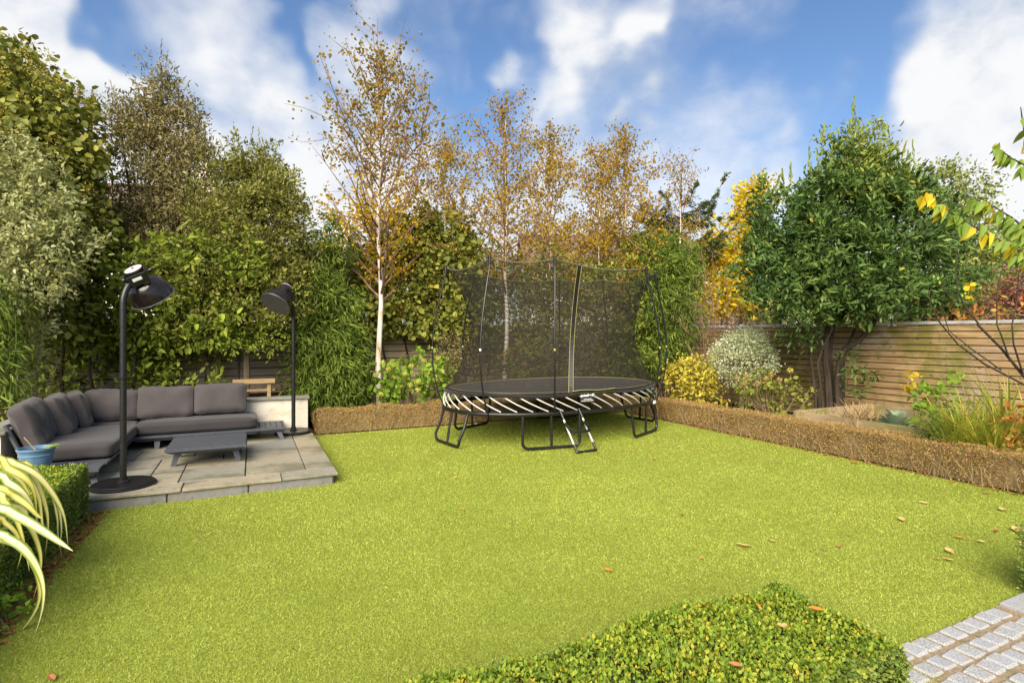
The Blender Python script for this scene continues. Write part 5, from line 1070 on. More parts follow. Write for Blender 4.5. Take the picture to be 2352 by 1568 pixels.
# ================================================================ clipped hedges
M['pale_stem'] = bark('dry_hedge_stem', (.20, .135, .06), (.42, .31, .16), 30); M['twigs'] = bark('hedge_core', (.016, .020, .008), (.05, .05, .02), 40); M['dead_core'] = bark('dead_hedge_core', (.10, .068, .03), (.27, .19, .09), 40)  # last two: twig-toned colours for the solid hedge core boxes
def hedge(name, label, x0, x1, y0, y1, h, n, leaf, mtop, mside, seed, core='twigs', stems=0, rnd=.05, z0=.0, bare=0.0, tpl='rhomb', rough=.02, group=None):
    g = np.random.default_rng(seed); t = thing(name, label, 'hedge', ((x0 + x1) / 2, (y0 + y1) / 2, z0), group)
    k = .035; s = MB(); s.poly([(x0 + k, y0 + k), (x1 - k, y0 + k), (x1 - k, y1 - k), (x0 + k, y1 - k)], z0 + .02, h - k * 1.2); s.build('opaque_core', M[core], t)  # solid core box added inside the leaves to block see-through; holds no twigs
    sx, sy = x1 - x0, y1 - y0; areas = np.array([sx * sy * 1.0, sx * h, sx * h, sy * h, sy * h]); cnt = (areas / areas.sum() * n).astype(int); P, Nn, top = [], [], []
    for f, c in enumerate(cnt):
        a, b_ = g.random(c), g.random(c); dp = np.abs(g.normal(size=c)) * .028 - .010
        if bare and f: b_ = b_ ** .68
        if f == 0: p = np.stack([x0 + a * sx, y0 + b_ * sy, np.full(c, h)], 1); nn = np.tile([0, 0, 1.], (c, 1))
        elif f in (1, 2): yy = y0 if f == 1 else y1; p = np.stack([x0 + a * sx, np.full(c, yy), z0 + .01 + b_ * (h - z0)], 1); nn = np.tile([0, -1. if f == 1 else 1., .1], (c, 1))
        else: xx = x0 if f == 3 else x1; p = np.stack([np.full(c, xx), y0 + a * sy, z0 + .01 + b_ * (h - z0)], 1); nn = np.tile([-1. if f == 3 else 1., 0, .1], (c, 1))
        wv_ = rough * (np.sin(p[:, 0] * 7 + seed) + np.sin(p[:, 1] * 8.3) + np.sin(p[:, 2] * 13 + p[:, 0] * 5 + p[:, 1] * 4) + .8 * np.sin(p[:, 0] * 23 + p[:, 1] * 19)) * .5
        p = p - nn * dp[:, None] + nn * wv_[:, None]; P.append(p); Nn.append(nn); top.append(np.full(c, f == 0))
    P, Nn, top = np.concatenate(P), np.concatenate(Nn), np.concatenate(top)
    # round the edges over
    cx, cy = (x0 + x1) / 2, (y0 + y1) / 2; ex = np.clip((np.abs(P[:, 0] - cx) - (sx / 2 - rnd)) / rnd, 0, 1); ey = np.clip((np.abs(P[:, 1] - cy) - (sy / 2 - rnd)) / rnd, 0, 1); ez = np.clip((P[:, 2] - (h - rnd)) / rnd, 0, 1)
    e = np.sqrt(ex ** 2 + ey ** 2 + ez ** 2); sh = np.where(e > 1, (1 - 1 / np.maximum(e, 1e-6)) * rnd, 0)
    dv_ = np.stack([ex * np.sign(P[:, 0] - cx), ey * np.sign(P[:, 1] - cy), ez], 1); P = P - unit(dv_ + 1e-9) * (sh * 1.0)[:, None]
    N = len(P); L = leaf[0] * g.uniform(.55, 1.3, N); ax = Nn * .75 + rdir(g, N) * .9 + UP * .25; q = np.floor(P * 14); cvv = np.modf(np.abs(np.sin(q @ np.array([12.99, 78.23, 37.7]))) * 437.5)[0]
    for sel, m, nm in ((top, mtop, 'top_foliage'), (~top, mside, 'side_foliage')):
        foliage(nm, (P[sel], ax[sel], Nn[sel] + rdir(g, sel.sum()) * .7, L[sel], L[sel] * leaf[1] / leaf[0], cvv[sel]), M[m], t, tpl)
    if stems:
        s = MB()
        for _ in range(stems):
            if sx > sy: p = np.array([g.uniform(x0, x1), y0 - .012 + g.random() * .04, z0])
            else: p = np.array([x0 - .012 + g.random() * .04, g.uniform(y0, y1), z0])
            q1 = p + np.array([g.normal() * .05, g.normal() * .05, h * g.uniform(.25, .5)]); q2 = q1 + np.array([g.normal() * .07, g.normal() * .07, h * g.uniform(.25, .42)])
            k_ = g.uniform(.3, .8); s.tube([p, q1, q2], [.0055 * k_, .0045 * k_, .001], 5)
            s.tube([q1, q1 + np.array([g.normal() * .06, g.normal() * .06, h * .25])], [.0018, .0008], 4)
        so = s.build('stems', M['pale_stem'] if bare else M['stem'], t); so['kind'] = 'stuff'
    return t
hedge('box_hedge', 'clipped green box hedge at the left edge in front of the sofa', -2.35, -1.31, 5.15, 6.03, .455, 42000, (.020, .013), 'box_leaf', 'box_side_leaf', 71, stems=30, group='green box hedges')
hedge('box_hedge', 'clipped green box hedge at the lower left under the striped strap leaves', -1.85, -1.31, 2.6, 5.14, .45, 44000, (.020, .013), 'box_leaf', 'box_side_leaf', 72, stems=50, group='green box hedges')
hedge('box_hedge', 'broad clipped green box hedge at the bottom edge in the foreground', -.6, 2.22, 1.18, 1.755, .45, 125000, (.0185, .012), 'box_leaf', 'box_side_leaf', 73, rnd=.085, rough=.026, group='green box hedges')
hedge('dead_hedge', 'long low brown dead box hedge along the right edge of the lawn', 6.95, 7.27, 1.9, 9.05, .385, 66000, (.019, .011), 'dead_box_leaf', 'dead_box_leaf', 74, 'dead_core', 150, .04, bare=.2, rough=.034, group='brown dead hedges')
hedge('dead_hedge', 'low brown dead box hedge along the back of the lawn behind the trampoline', .93, 7.27, 9.12, 9.46, .375, 46000, (.019, .011), 'dead_box_leaf', 'dead_box_leaf', 75, 'dead_core', 80, .04, bare=.3, rough=.034, group='brown dead hedges')
hedge('dead_hedge', 'brown end of a low hedge at the right edge beside the granite setts', 4.24, 4.75, -.6, 1.66, .43, 16000, (.019, .012), 'dead_box_leaf', 'box_side_leaf', 76, 'dead_core', 0, .04, bare=.2, group='brown dead hedges')
# long grass sprigs poking out of the foreground hedge
g = np.random.default_rng(77); t = thing('grass_sprig', 'thin bright grass stems growing through the foreground box hedge', 'grass', (1.0, 1.2, .4))
s = MB()
for k in range(16):
    p = np.array([g.uniform(.85, 1.35), g.uniform(1.15, 1.45), .40]); d = rdir(g, 1)[0] * .12; d[2] = abs(d[2]) + .05; s.tube([p, p + d, p + d * 1.7 - UP * .03], [.0016, .0013, .0006], 4)
s.build('stems', M['hydrangea_leaf'], t)

# ================================================================ timber planter and its plants
pl = thing('planter', 'raised timber planter box behind the long brown hedge', 'planter', (8.3, 4.6, .05)); X0, X1, Y0, Y1, ZT = 7.42, 9.25, 3.78, 5.55, .46
for z0 in (.05, .255):
    for y in (Y0, Y1): s = MB(); s.box(((X0 + X1) / 2, y, z0 + .1), (X1 - X0, .042, .2), b=.004); s.build('plank', M['planter'], pl)
    for x in (X0, X1): s = MB(); s.box((x, (Y0 + Y1) / 2, z0 + .1), (.042, Y1 - Y0 - .046, .2), b=.004); s.build('plank', M['planter'], pl)
for x in (X0 + .06, X1 - .06):
    for y in (Y0 + .06, Y1 - .06): s = MB(); s.box((x, y, .25), (.07, .07, .42)); s.build('corner_post', M['bench'], pl)
s = MB(); s.box(((X0 + X1) / 2, (Y0 + Y1) / 2, .13), (X1 - X0 - .05, Y1 - Y0 - .05, .22)); s.build('soil', M['soil'], pl)
SZ = .24
g = np.random.default_rng(81); kp = np.array([7.72, 4.30, SZ]); t = thing('kale', 'blue-green ruffled kale growing in the timber planter', 'kale', tuple(kp))
for k in range(46):
    a = k * 2.4; r = .02 + .17 * (k / 46) ** .7; el = 1.2 - 1.0 * (k / 46); q = kp + np.array([math.cos(a) * r * .5, math.sin(a) * r * .5, .05 + .16 * (1 - k / 46)])
    d = np.array([[math.cos(a) * math.cos(el), math.sin(a) * math.cos(el), math.sin(el)]]); L = g.uniform(.13, .21)
    link_mesh('leaf', leaf_mesh('leaf', q[None], d, UP[None] - d * .3, np.array([L]), np.array([L * .75]), 'leaf', g.random(1)), M['kale_leaf'], t)
s = MB(); s.tube([kp - UP * .01, kp + UP * .20], .02, 6); s.build('stalk', M['stem'], t)
def clump(name, label, cat, c, n, length, width, m, seed, spread=.5, droop=.5, tpl='blade', group=None):
    """arching strap blades from one crown"""
    g = np.random.default_rng(seed); c = np.asarray(c, float); t = thing(name, label, cat, tuple(c), group); vs, fs = [], []
    for k in range(n):
        L = length * g.uniform(.5, 1.15); a = g.uniform(0, 6.28); d = np.array([math.cos(a) * spread, math.sin(a) * spread, 1.0]) * 1.0; d = unit(d * np.array([g.random() + .2] * 2 + [1.0])); p = c + np.array([g.normal() * .08, g.normal() * .08, 0]); w_ = width * g.uniform(.6, 1.2); sd_ = unit(np.cross(d, UP) + 1e-6); o = len(vs); m_ = 7
        for j in range(m_ + 1):
            q = j / m_; ww = w_ * (1 - q ** 2.2) * .5 + .0006; vs += [tuple(p - sd_ * ww), tuple(p + sd_ * ww)]; p = p + d * L / m_; d = unit(d + np.array([math.cos(a), math.sin(a), 0]) * .05 - UP * droop * (q ** 1.3) * g.uniform(.35, .8)); 
            if p[2] < .03: p[2] = .03
        for j in range(m_): fs.append((o + 2 * j, o + 2 * j + 1, o + 2 * j + 3, o + 2 * j + 2))
    s = MB(); s.add(vs, fs); o = s.build('blades', M[m], t); o['kind'] = 'stuff'; return t
clump('straw_clump', 'dry straw-coloured tuft hanging over the planter edge', 'dry grass', (7.52, 4.68, SZ + .1), 170, .45, .011, 'straw_leaf', 82, .9, .9)
for k, (x, y, n, L, lab) in enumerate(((7.72, 3.48, 300, 1.0, 'tall yellow-green strap-leaved clump right of the planter'), (7.48, 3.15, 280, .82, 'low yellow-green strap-leaved clump spilling towards the brown hedge'), (8.2, 3.3, 240, 1.25, 'upright yellowing strap-leaved clump against the right fence'), (7.45, 3.45, 170, .72, 'small strap-leaved clump beside the planter corner'))):
    clump('strap_leaf_clump', lab, 'grass clump', (x, y, .06), n, L, .020, 'grass_leaf', 83 + k, .8, .75, group='strap-leaved clumps in the right bed')
clump('seed_stalks', 'tall thin yellowing seed stalks leaning in front of the right fence', 'grass clump', (8.2, 3.45, .06), 18, 1.5, .010, 'straw_leaf', 88, .5, .3)
D = 6.6
shrub('fennel', 'feathery green herb at the near corner of the planter', 'herb', (7.55, 3.66, .06), [((7.52, 3.66, .40), (.22, .2, .20)), ((7.45, 3.55, .28), (.2, .16, .18))], 5200, (.035, .004), 'fennel_leaf', 90, 16, 'rhomb', 12, .07, .1)
shrub('currant_bush', 'light green leafy bush in the near end of the planter', 'shrub', (8.2, 4.05, SZ), [((8.2, 4.05, .78), (.2, .2, .18)), ((8.15, 4.0, .58), (.26, .22, .18)), ((8.25, 4.05, .98), (.12, .12, .12))], 190, (.075, .066), 'hydrangea_leaf', 91, 14)
shrub('berry_bush', 'reddening bush with dark berries at the right picture edge', 'shrub', (7.85, 2.95, .06), [((7.8, 2.95, .62), (.25, .25, .18)), ((7.7, 2.85, .4), (.3, .3, .25)), ((7.5, 2.8, .42), (.2, .2, .15))], 300, (.085, .06), 'rust_leaf', 92, 18)
shrub('seedlings', 'small green seedlings in the far corner of the planter', 'plant', (7.7, 5.15, SZ), [((7.62, 5.2, SZ + .08), (.10, .2, .06)), ((7.62, 4.9, SZ + .06), (.1, .12, .05)), ((7.65, 5.4, SZ + .07), (.08, .06, .06))], 150, (.05, .04), 'hydrangea_leaf', 93, 8, rc=.04)
t = shrub('young_vine', 'bare young stem with a few yellow leaves in the planter', 'plant', (8.55, 4.45, SZ), [((8.55, 4.5, .98), (.14, .1, .06))], 16, (.11, .10), 'yellow_leaf', 94, 4, rc=.08, per=4)
g = np.random.default_rng(95); sp_ = [W(u, v, 9.9) for u, v in ((590, 830), (600, 850), (580, 870), (640, 860))]
shrub('red_flower_plant', 'dark ivy sprig with red blooms in front of the back fence', 'plant', soil_under(W(485, HY, 9.2), .54), [vblob(480, 815, 28, 28, 9.2, .2), vblob(520, 800, 30, 20, 9.2, .2), vblob(455, 800, 25, 20, 9.2, .2)], 240, (.07, .06), 'ivy_leaf', 96, 8)

# ================================================================ fig and cherry at the right edge
g = np.random.default_rng(101); FD = 6.3; c2 = lambda x, y, d=FD: W((3600 + x * .6056) * .57422, (350 + y * .6056) * .57422, d); root = np.array([8.35, 2.85, .05])
fig = tree('fig_tree', 'nearly leafless fig with bare brown branches at the right edge', 'fig tree', tuple(root)); BR = W(2385, 905, FD)
lines = [([root, BR], .035, .024), ([BR, W(2300, 800, FD), W(2245, 745, FD), c2(525, 1568), c2(420, 1430), c2(380, 1330), c2(365, 1200), c2(388, 1090)], .017, .006), ([c2(385, 1405), c2(290, 1330), c2(205, 1190)], .008, .004),
         ([W(2385, 900, FD), W(2260, 835, FD), W(2200, 790, FD), W(2150, 730, FD), c2(275, 1568), c2(200, 1430), c2(185, 1320)], .013, .004), ([W(2320, 830, FD), W(2300, 770, 6.2), c2(640, 1568, 6.2), c2(640, 1350, 6.2), c2(685, 1150, 6.2)], .010, .005),
         ([W(2350, 860, FD), W(2328, 790, 6.1), c2(740, 1568, 6.1), c2(775, 1400, 6.1), c2(785, 1210, 6.1)], .011, .005), ([W(2300, 850, FD), W(2230, 800, FD), W(2180, 760, FD), W(2160, 700, FD)], .009, .004), ([BR, W(2400, 800, FD), W(2420, 650, FD)], .014, .006), ([c2(445, 1480), c2(430, 1420), c2(425, 1370)], .005, .003)]
limbs(fig, [([np.asarray(p) for p in pts], a, b_) for pts, a, b_ in lines], M['bark'], 'branches', 7)
for x, y in ((430, 1360), (410, 1375), (355, 1150), (222, 1250), (262, 1290), (250, 1262)):
    s = MB(); c = c2(x, y, FD - .02); s.lathe([(0, -.02), (.009, -.015), (.014, 0), (.010, .012), (.003, .02), (0, .021)], 10, tuple(c)); s.build('fig_fruit', M['pale_leaf'], fig, True)
def lobed(c, r, yaw, pitch, m, parent, lobes=5):
    n = lobes * 8; pts = []
    for k in range(n):
        a = -2.45 + 4.9 * k / (n - 1); kk = round(a); rr = r * (1 - .13 * abs(kk)) * (.40 + .60 * max(0, math.cos((a - kk) * math.pi)) ** .8); pts.append((rr * math.sin(a), rr * math.cos(a), .02 * math.sin(a * 3)))
    s = MB(); s.M = Matrix.Translation(c) @ Matrix.Rotation(yaw, 4, 'Z') @ Matrix.Rotation(pitch, 4, 'X'); s.add([(0, 0, 0)] + pts + [(0, 0, .0015)] + [(p[0], p[1], p[2] + .0015) for p in pts], [(0, k + 1, k + 2) for k in range(n - 1)] + [(n + 1, n + 3 + k, n + 2 + k) for k in range(n - 1)] + [(k + 1, n + 2 + k, n + 3 + k, k + 2) for k in range(n - 1)]); return s.build('leaf', M[m], parent)
lobed(c2(462, 1310, FD - .03), .105, -YAW + .2, R(-80), 'yellow_leaf', fig); lobed(c2(455, 1385, FD), .06, -YAW + .4, R(-130), 'yellow_leaf', fig)

g = np.random.default_rng(102); CD = 4.1; croot = np.array([6.1, 1.35, .0]); ch = tree('cherry_tree', 'cherry with drooping large leaves reaching in from the right edge', 'cherry tree', tuple(croot))
e = lambda u, v, d=CD: W(u, v, d); c2c = lambda x, y: c2(x, y, CD)
BRS = [([e(2560, 760), e(2440, 640), c2c(819, 1095), c2c(700, 1030), c2c(560, 960), c2c(420, 880), c2c(300, 800), c2c(180, 690)], 120), ([e(2500, 640), c2c(819, 925), c2c(740, 860), c2c(640, 800), c2c(500, 740)], 84), ([e(2540, 520), c2c(819, 510), c2c(740, 470), c2c(620, 380)], 44), ([e(2520, 420), c2c(830, 330), c2c(810, 230), c2c(797, 130)], 30), ([e(2500, 640), e(2420, 600), c2c(819, 1150), c2c(740, 1080)], 16)]
limbs(ch, [([croot, np.array([6.05, 1.38, 1.0]), e(2600, 700)], .05, .03), ([e(2600, 700), e(2560, 560), e(2520, 420)], .026, .012), ([e(2600, 700), e(2560, 760)], .02, .012), ([e(2580, 630), e(2500, 640)], .02, .012), ([e(2560, 560), e(2540, 520)], .016, .01)] + [(p, .010, .003) for p, _ in BRS], M['bark'], 'branches', 7)
for pts, n in BRS:
    q, tg_, tt = along(g, pts, n, .015)
    for i in range(n):
        if (q[i] @ RGT) / (q[i] @ FWD) > 1.02: continue
        L = g.uniform(.085, .135); d = unit(tg_[i] * .35 + rdir(g, 1)[0] * .45 - UP * 1.0)[None]; mm = 'yellow_leaf' if (g.random() < .16 or tt[i] > .93 and pts is BRS[0][0]) else 'cherry_leaf'
        sd_ = unit(rdir(g, 1) * .6 - FWD[None] * .8 + UP[None] * .3); link_mesh('leaf', leaf_mesh('leaf', q[i][None], d, sd_, np.array([L]), np.array([L * .44]), 'lance', g.random(1)), M[mm], ch)

# ================================================================ striped strap-leaved plant, lower left
def m_stripe():
    m, t, out = new_mat('cream_striped_strap'); uv = t.new('ShaderNodeUVMap').outputs[0]; sx = t.new('ShaderNodeSeparateXYZ'); t.l.new(uv, sx.inputs[0]); rnd = t.new('ShaderNodeObjectInfo').outputs['Random']
    n = t.noise(t.mapping(uv, (24, .35, 1)), 1.0, 3, .7); x = t.math('ADD', sx.outputs[0], t.math('MULTIPLY', t.math('SUBTRACT', n, .5), .22))
    c = t.ramp(x, [(.0, (.12, .18, .03)), (.17, (.17, .24, .04)), (.27, (.62, .60, .32)), (.46, (.78, .75, .54)), (.55, (.60, .55, .16)), (.66, (.66, .64, .36)), (.78, (.55, .52, .13)), (.86, (.19, .25, .04)), (1, (.12, .18, .03))])
    c = t.mix(t.smooth(rnd, .35, .8, 0, .75), c, t.ramp(x, [(0, (.10, .14, .02)), (.22, (.40, .36, .03)), (.5, (.56, .48, .04)), (.8, (.42, .38, .03)), (1, (.09, .13, .02))]))
    b = pbsdf(t, c, .42, .35); tr = t.new('ShaderNodeBsdfTranslucent'); t.put(tr.inputs[0], c); mx = t.new('ShaderNodeMixShader'); mx.inputs[0].default_value = .25
    t.l.new(b.outputs[0], mx.inputs[1]); t.l.new(tr.outputs[0], mx.inputs[2]); t.l.new(mx.outputs[0], out.inputs[0]); return m
M['stripe'] = m_stripe(); pr = np.array([-2.05, 3.75, .04]); ph = tree('flax_plant', 'cream and green striped strap-leaved flax arching in at the lower left', 'flax plant', tuple(pr))
c8 = lambda x, y, d: W(x * .3296, 976 + y * .3296, d)
def blade(pts, w_, m='stripe'):
    pts = [np.asarray(p, float) for p in pts]; n = 22; P = []; k = len(pts)
    ext_ = [2 * pts[0] - pts[1]] + pts + [2 * pts[-1] - pts[-2]]
    for i in range(n + 1):
        x = i / n * (k - 1); j = min(int(x), k - 2); t = x - j; a, b_, c, d = ext_[j:j + 4]; P.append(.5 * ((2 * b_) + (c - a) * t + (2 * a - 5 * b_ + 4 * c - d) * t * t + (3 * b_ - a - 3 * c + d) * t ** 3))
    vs, fs, uv = [], [], []
    for i, p in enumerate(P):
        tg = unit(P[min(i + 1, n)] - P[max(i - 1, 0)]); sd_ = unit(np.cross(tg, unit(UP * .55 - FWD * .75 - RGT * .2))); nn = np.cross(sd_, tg); q = i / n; ww = w_ * .5 * (min(1, .55 + q * 2) * (1 - max(0, (q - .45) / .55) ** 2.0)) + .001
        for s_, lift in ((-1, .25), (-.4, .03), (0, 0), (.4, .03), (1, .25)): vs.append(tuple(p + sd_ * ww * s_ + nn * ww * lift)); uv.append(((s_ + 1) / 2, q * 8))
    for i in range(n):
        for c in range(4): fs.append((i * 5 + c, i * 5 + c + 1, i * 5 + c + 6, i * 5 + c + 5))
    s = MB(); s.add(vs, fs); me = s.mesh('blade', True); ul = me.uv_layers.new(name='UVMap')
    for l in me.loops: ul.data[l.index].uv = uv[l.vertex_index]
    return link_mesh('blade', me, M[m], ph)
def bl_(pts, d, w_, d0=None):
    w_ = w_ * .84
    q = [c8(x, y, d + (0 if d0 is None else d0 * i / len(pts))) for i, (x, y) in enumerate(pts)]; blade([pr + np.array([.02, .05, .1]), (pr + q[0]) / 2 + UP * .35] + q, w_)
for pts, d, w_ in (([(-60, 230), (60, 300), (180, 370), (240, 470), (262, 670)], 3.30, .050), ([(-40, 250), (120, 275), (260, 345), (380, 490), (450, 640), (474, 835)], 3.45, .050), ([(-60, 350), (60, 400), (160, 470), (230, 570), (262, 680)], 3.15, .050),
                   ([(-60, 575), (120, 630), (280, 720), (420, 815), (508, 876)], 2.95, .058), ([(-60, 755), (60, 790), (170, 860), (260, 985), (305, 1130), (295, 1290), (238, 1475)], 2.85, .050), ([(100, 820), (220, 940), (275, 1080), (268, 1250), (160, 1420), (8, 1545)], 2.95, .040),
                   ([(120, 260), (240, 360), (310, 520), (338, 690), (312, 930)], 3.55, .046), ([(60, 300), (200, 380), (275, 510), (300, 700), (345, 800)], 3.45, .042), ([(-60, 480), (30, 530), (110, 640), (165, 800), (205, 1015)], 3.0, .046),
                   ([(80, 560), (200, 680), (275, 850), (285, 1010), (232, 1210)], 3.1, .040), ([(-60, 440), (70, 480), (180, 545), (260, 625), (300, 650)], 3.05, .042), ([(150, 290), (300, 380), (400, 540), (430, 720), (408, 870)], 3.6, .038), ([(200, 330), (350, 460), (400, 640), (405, 760), (430, 905)], 3.65, .026),
                   ([(-60, 290), (40, 310), (140, 380), (200, 480), (235, 620)], 3.4, .036), ([(-60, 640), (40, 680), (120, 760), (150, 880), (120, 1000)], 3.05, .030), ([(0, 270), (70, 262), (150, 275), (230, 330), (280, 420)], 3.7, .024)):
    bl_(pts, d, w_)
shrub('groundcover', 'small bright green seedlings at the foot of the left hedge', 'plant', tuple(GP(15, 1455)), [((*GP(10, 1440)[:2], .06), (.09, .09, .05)), ((*GP(-10, 1420)[:2], .08), (.09, .09, .06))], 140, (.030, .026), 'hydrangea_leaf', 97, 6, rc=.035, stem_r=.002)

# ================================================================ fallen leaves
def fallen(u, v, L, m, label, group=None, h=.012, yaw=None, parent=None, seed=0, asp=.5):
    g = np.random.default_rng(int(u * 7 + v)); p = GP(u, v, h); a = g.uniform(0, 6.28) if yaw is None else yaw
    me = bpy.data.meshes.new('fallen_leaf'); vs, fs = [], []; n = 7
    for i in range(n + 1):
        q = i / n; ww = L * asp * .5 * math.sin(math.pi * min(1, q * .96 + .02)) ** .8 + .0006; x = L * (q - .5); z = .25 * L * (q - .5) ** 2 + .02 * L * math.sin(q * 9)
        vs += [(x, -ww, z + ww * .45), (x, 0, z), (x, ww, z + ww * .35)]
    for i in range(n): fs += [(3 * i, 3 * i + 1, 3 * i + 4, 3 * i + 3), (3 * i + 1, 3 * i + 2, 3 * i + 5, 3 * i + 4)]
    vs += [(-L * .5, 0, .07 * L), (-L * .78, L * .05, .10 * L), (-L * .78, L * .05 + .002, .10 * L), (-L * .5, .002, .07 * L)]; k = len(vs); fs.append((k - 4, k - 3, k - 2, k - 1))
    me.from_pydata(vs, [], fs); at = me.attributes.new('cv', 'FLOAT', 'POINT'); at.data.foreach_set('value', [g.random()] * len(vs))
    o = link_mesh('fallen_leaf', me, M[m]); o.location = (p[0], p[1], h + .004); o.rotation_euler = (g.uniform(-.15, .15), g.uniform(-.15, .15), a); return tag(o, label, 'leaf', group)
GL = 'fallen leaves on the lawn'
for u, v, L, m, lab in ((1708, 1254, .12, 'fallen_yellow', 'long pale curled leaf in the middle right of the lawn'), (1776, 1243, .06, 'fallen_yellow', 'small pale leaf right beside the long pale curled leaf'), (1397, 1310, .065, 'fallen_orange', 'single orange leaf in the centre foreground of the lawn'),
                        (2072, 1194, .10, 'fallen_yellow', 'pale folded leaf on the lawn in front of the long brown hedge'), (2121, 1155, .08, 'fallen_yellow', 'pale leaf nearest the brown hedge on the right lawn'), (2303, 1171, .12, 'fallen_yellow', 'long yellow leaf on the lawn by the right picture edge'),
                        (2181, 1266, .09, 'fallen_yellow', 'topmost yellow leaf of the trio near the granite setts'), (2153, 1284, .06, 'fallen_yellow', 'left leaf of the yellow trio near the granite setts'), (2178, 1286, .08, 'fallen_yellow', 'lowest leaf of the yellow trio near the granite setts'),
                        (2207, 1235, .07, 'fallen_orange', 'orange leaf lying above the yellow trio on the right lawn'), (2253, 1244, .06, 'fallen_yellow', 'small yellow leaf right of the orange leaf on the right lawn'), (2288, 1220, .06, 'fallen_red', 'small dark red leaf on the right lawn'),
                        (2265, 1133, .10, 'fallen_yellow', 'thin straw leaf at the foot of the long brown hedge'), (1962, 1063, .09, 'fallen_brown', 'brown curled leaf at the hedge foot with a stalk'), (1918, 1052, .06, 'fallen_brown', 'small brown leaf at the hedge foot left of the curled one'),
                        (1568, 1182, .055, 'fallen_brown', 'tiny brown leaf alone in the middle of the lawn'), (1927, 1255, .05, 'fallen_brown', 'tiny brown leaf alone on the right half of the lawn'), (1612, 1282, .04, 'fallen_orange', 'tiny orange leaf below the long pale curled leaf'),
                        (1064, 1171, .05, 'fallen_brown', 'tiny brown leaf on the lawn right of the patio corner'), (1045, 1097, .06, 'fallen_yellow', 'pale leaf on the lawn below the left trampoline leg'), (1375, 1039, .06, 'fallen_orange', 'orange leaf beside the ladder foot'), (1438, 1035, .055, 'fallen_orange', 'orange leaf on the lawn right of the ladder'),
                        (1339, 1017, .05, 'fallen_orange', 'orange leaf behind the ladder rails'), (1505, 1003, .06, 'fallen_brown', 'brown leaf on the lawn by the right trampoline leg'), (1503, 1055, .07, 'fallen_brown', 'brown leaf in front of the right trampoline leg'), (1605, 1032, .06, 'fallen_yellow', 'pale leaf on the lawn right of the trampoline'),
                        (1790, 1063, .05, 'fallen_yellow', 'pale leaf on the far right lawn near the hedge'), (1700, 1057, .05, 'fallen_brown', 'dark leaf on the far right lawn'), (118, 1558, .06, 'fallen_brown', 'brown leaf at the bottom left corner of the lawn'), (2335, 1218, .13, 'fallen_yellow', 'long yellow leaf resting against the hedge end at the right edge')):
    fallen(u, v, L, m, lab, GL)
for u, v, L, lab in ((1185, 992, .05, 'pale leaf lying in the shade under the trampoline'), (1250, 960, .05, 'small leaf under the trampoline behind the ladder'), (1130, 985, .05, 'small leaf under the left half of the trampoline'), (1410, 985, .05, 'small leaf under the right half of the trampoline')): fallen(u, v, L, 'fallen_yellow', lab, GL)
for u, v, L, m, lab in ((1875, 1402, .06, 'fallen_orange', 'orange leaf on top of the foreground hedge'), (1798, 1440, .055, 'fallen_yellow', 'tan leaf on top of the foreground hedge'), (1690, 1530, .045, 'fallen_brown', 'dark leaf at the near side of the foreground hedge')): fallen(u, v, L, m, lab, 'leaves on the foreground hedge', .47, asp=.65)
for u, v, lab in ((1185, 905, 'left'), (1290, 880, 'middle'), (1242, 893, 'centre'), (1440, 874, 'right'), (1460, 870, 'far right'), (1090, 877, 'far left')): fallen(u, v, .06, 'fallen_brown', f'dry leaf on the {lab} of the trampoline mat', 'leaves on the trampoline mat', MATZ + (-.022 if u == 1185 else .0))
g = np.random.default_rng(120)
for k in range(16):
    y = g.uniform(2.2, 8.2); d_ = 6.90 - abs(g.normal()) * .10; q = np.array([d_, y]); dd = q @ FWD[:2]; uu = HX + F_ * (q @ RGT[:2]) / dd; vv = HY + F_ * (CAM_H - .012) / dd
    if uu < 2345: fallen(uu, vv, g.uniform(.035, .065), ['fallen_brown', 'fallen_brown', 'fallen_orange'][k % 3], 'small dry leaf in the litter along the foot of the long brown hedge', 'hedge-foot litter leaves')
def litter(label, x0, x1, y0, y1, n, seed):
    g = np.random.default_rng(seed); P = np.stack([g.uniform(x0, x1, n), g.uniform(y0, y1, n), g.uniform(.004, .02, n)], 1); a = rdir(g, n); a[:, 2] *= .3; L = g.uniform(.02, .05, n)
    o = link_mesh('leaf_litter', leaf_mesh('leaf_litter', P, a, UP + rdir(g, n) * .5, L, L * .5, 'leaf', g.random(n)), M['litter']); tag(o, label, 'leaf litter', kind='stuff')
M['litter'] = leafmat('brown_litter', [(0, (.06, .03, .015)), (.5, (.14, .07, .03)), (1, (.26, .15, .07))], .8, .05)
litter('brown bark and leaf litter along the foot of the left hedge', -1.32, -1.16, 2.8, 6.05, 900, 121)
litter('thin dark leaf litter along the foot of the long brown hedge', 6.88, 6.97, 1.9, 9.0, 500, 122)
gb = MB(); p = GP(1094, 974, .02); gb.lathe([(0, -.021)] + [(.021 * math.cos(a), .021 * math.sin(a)) for a in np.linspace(-1.4, 1.4, 9)] + [(0, .021)], 14, (p[0], p[1], .022)); tag(gb.build('golf_ball', M['whitetag'], None, True), 'small white ball on the lawn under the trampoline', 'ball')

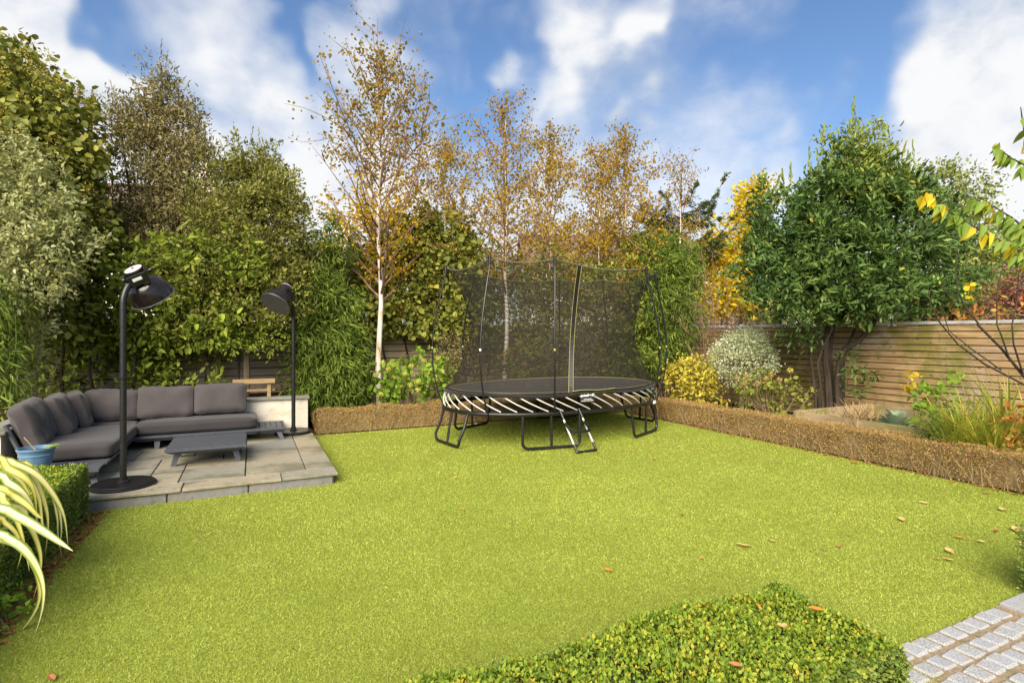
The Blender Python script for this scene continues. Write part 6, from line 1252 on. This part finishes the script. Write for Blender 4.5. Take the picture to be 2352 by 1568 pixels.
# ================================================================ houses beyond
def m_tiles(name, a, b_):
    m, t, out = new_mat(name); co = t.new('ShaderNodeTexCoord').outputs['Object']; br = t.new('ShaderNodeTexBrick'); t.put(br.inputs['Vector'], t.mapping(co, (1, 1, 1), (R(90), 0, 0))); br.inputs['Scale'].default_value = 2.2
    br.inputs['Color1'].default_value = (*a, 1); br.inputs['Color2'].default_value = (*b_, 1); br.inputs['Mortar'].default_value = (.04, .025, .02, 1); br.inputs['Mortar Size'].default_value = .03; br.inputs['Brick Width'].default_value = .55; br.inputs['Row Height'].default_value = .42
    c = t.mix(t.smooth(t.noise(co, 1.2, 5), .4, .7, 0, .4), br.outputs[0], (.14, .11, .09)); b = pbsdf(t, c, .8, .2); t.l.new(b.outputs[0], out.inputs[0]); return m
M['tile_red'] = m_tiles('red_roof_tile', (.24, .12, .085), (.20, .105, .075)); M['tile_brown'] = m_tiles('brown_roof_tile', (.17, .12, .09), (.135, .095, .072)); M['house_wall'] = plain('cream_house_wall', (.62, .55, .47), .9, .2, 0, .08, 3); M['glass'] = plain('window_glass', (.03, .04, .05), .08, .6); M['frame'] = plain('white_frame', (.7, .7, .68), .5)
def house(label, u, d, wid, dep, ev, rv, m, rz):
    c = W(u, HY, d); ze = CAM_H + (HY - ev) * d / F_; zr = CAM_H + (HY - rv) * d / F_; t = thing('house', label, 'house', (c[0], c[1], -.06)); Mx = Matrix.Translation((c[0], c[1], 0)) @ Matrix.Rotation(rz, 4, 'Z')
    s = MB(); s.M = Mx; s.add([(-wid / 2, -dep / 2, -.06), (wid / 2, -dep / 2, -.06), (wid / 2, dep / 2, -.06), (-wid / 2, dep / 2, -.06), (-wid / 2, -dep / 2, ze), (wid / 2, -dep / 2, ze), (wid / 2, dep / 2, ze), (-wid / 2, dep / 2, ze), (-wid / 2, 0, zr - .12), (wid / 2, 0, zr - .12)], [(0, 1, 5, 4), (1, 2, 6, 9, 5), (2, 3, 7, 6), (3, 0, 4, 8, 7)]); s.build('wall', M['house_wall'], t)
    s = MB(); s.M = Mx; a = wid / 2 + .3; o = .35; zo = ze - (zr - ze) * o / (dep / 2)
    for sy in (-1, 1): s.add([(-a, sy * (dep / 2 + o), zo), (a, sy * (dep / 2 + o), zo), (a, 0, zr), (-a, 0, zr), (-a, sy * (dep / 2 + o), zo - .12), (a, sy * (dep / 2 + o), zo - .12), (a, 0, zr - .12), (-a, 0, zr - .12)], [(0, 1, 2, 3), (7, 6, 5, 4), (0, 4, 5, 1), (1, 5, 6, 2), (3, 2, 6, 7), (0, 3, 7, 4)])
    rf = s.build('roof', m, t)
    s = MB(); s.M = Mx; s.tube([(-a, 0, zr + .02), (a, 0, zr + .02)], .11, 8); s.build('ridge_tiles', M['tile_red'], rf)
    s = MB(); s.M = Mx; s.box((wid * .3, 0, zr + .4), (.8, .6, 1.3)); s.build('chimney', M['house_wall'], rf)
    for x in (-wid * .28, wid * .05, wid * .32):
        for z in ([ze - 1.1] + ([ze - 3.6] if ze > 4.5 else [])):
            s = MB(); s.M = Mx; s.box((x, -dep / 2 - .02, z), (1.2, .08, 1.3)); wn = s.build('window', M['frame'], t); s = MB(); s.M = Mx
            for k in (-1, 1): s.box((x + k * .28, -dep / 2 - .065, z), (.5, .02, 1.14))
            s.build('pane', M['glass'], wn)
house('cream house with red ridge tiles glimpsed behind the olive-like tree', 330, 24, 9, 7, 560, 430, M['tile_brown'], -YAW + .1)
house('brown-roofed house glimpsed between evergreen tree and bamboo', 700, 26, 7, 7, 660, 575, M['tile_brown'], -YAW - .2)
house('brown tiled bungalow behind the birches right of centre', 1390, 30, 9, 8, 625, 545, M['tile_brown'], -YAW + .05)
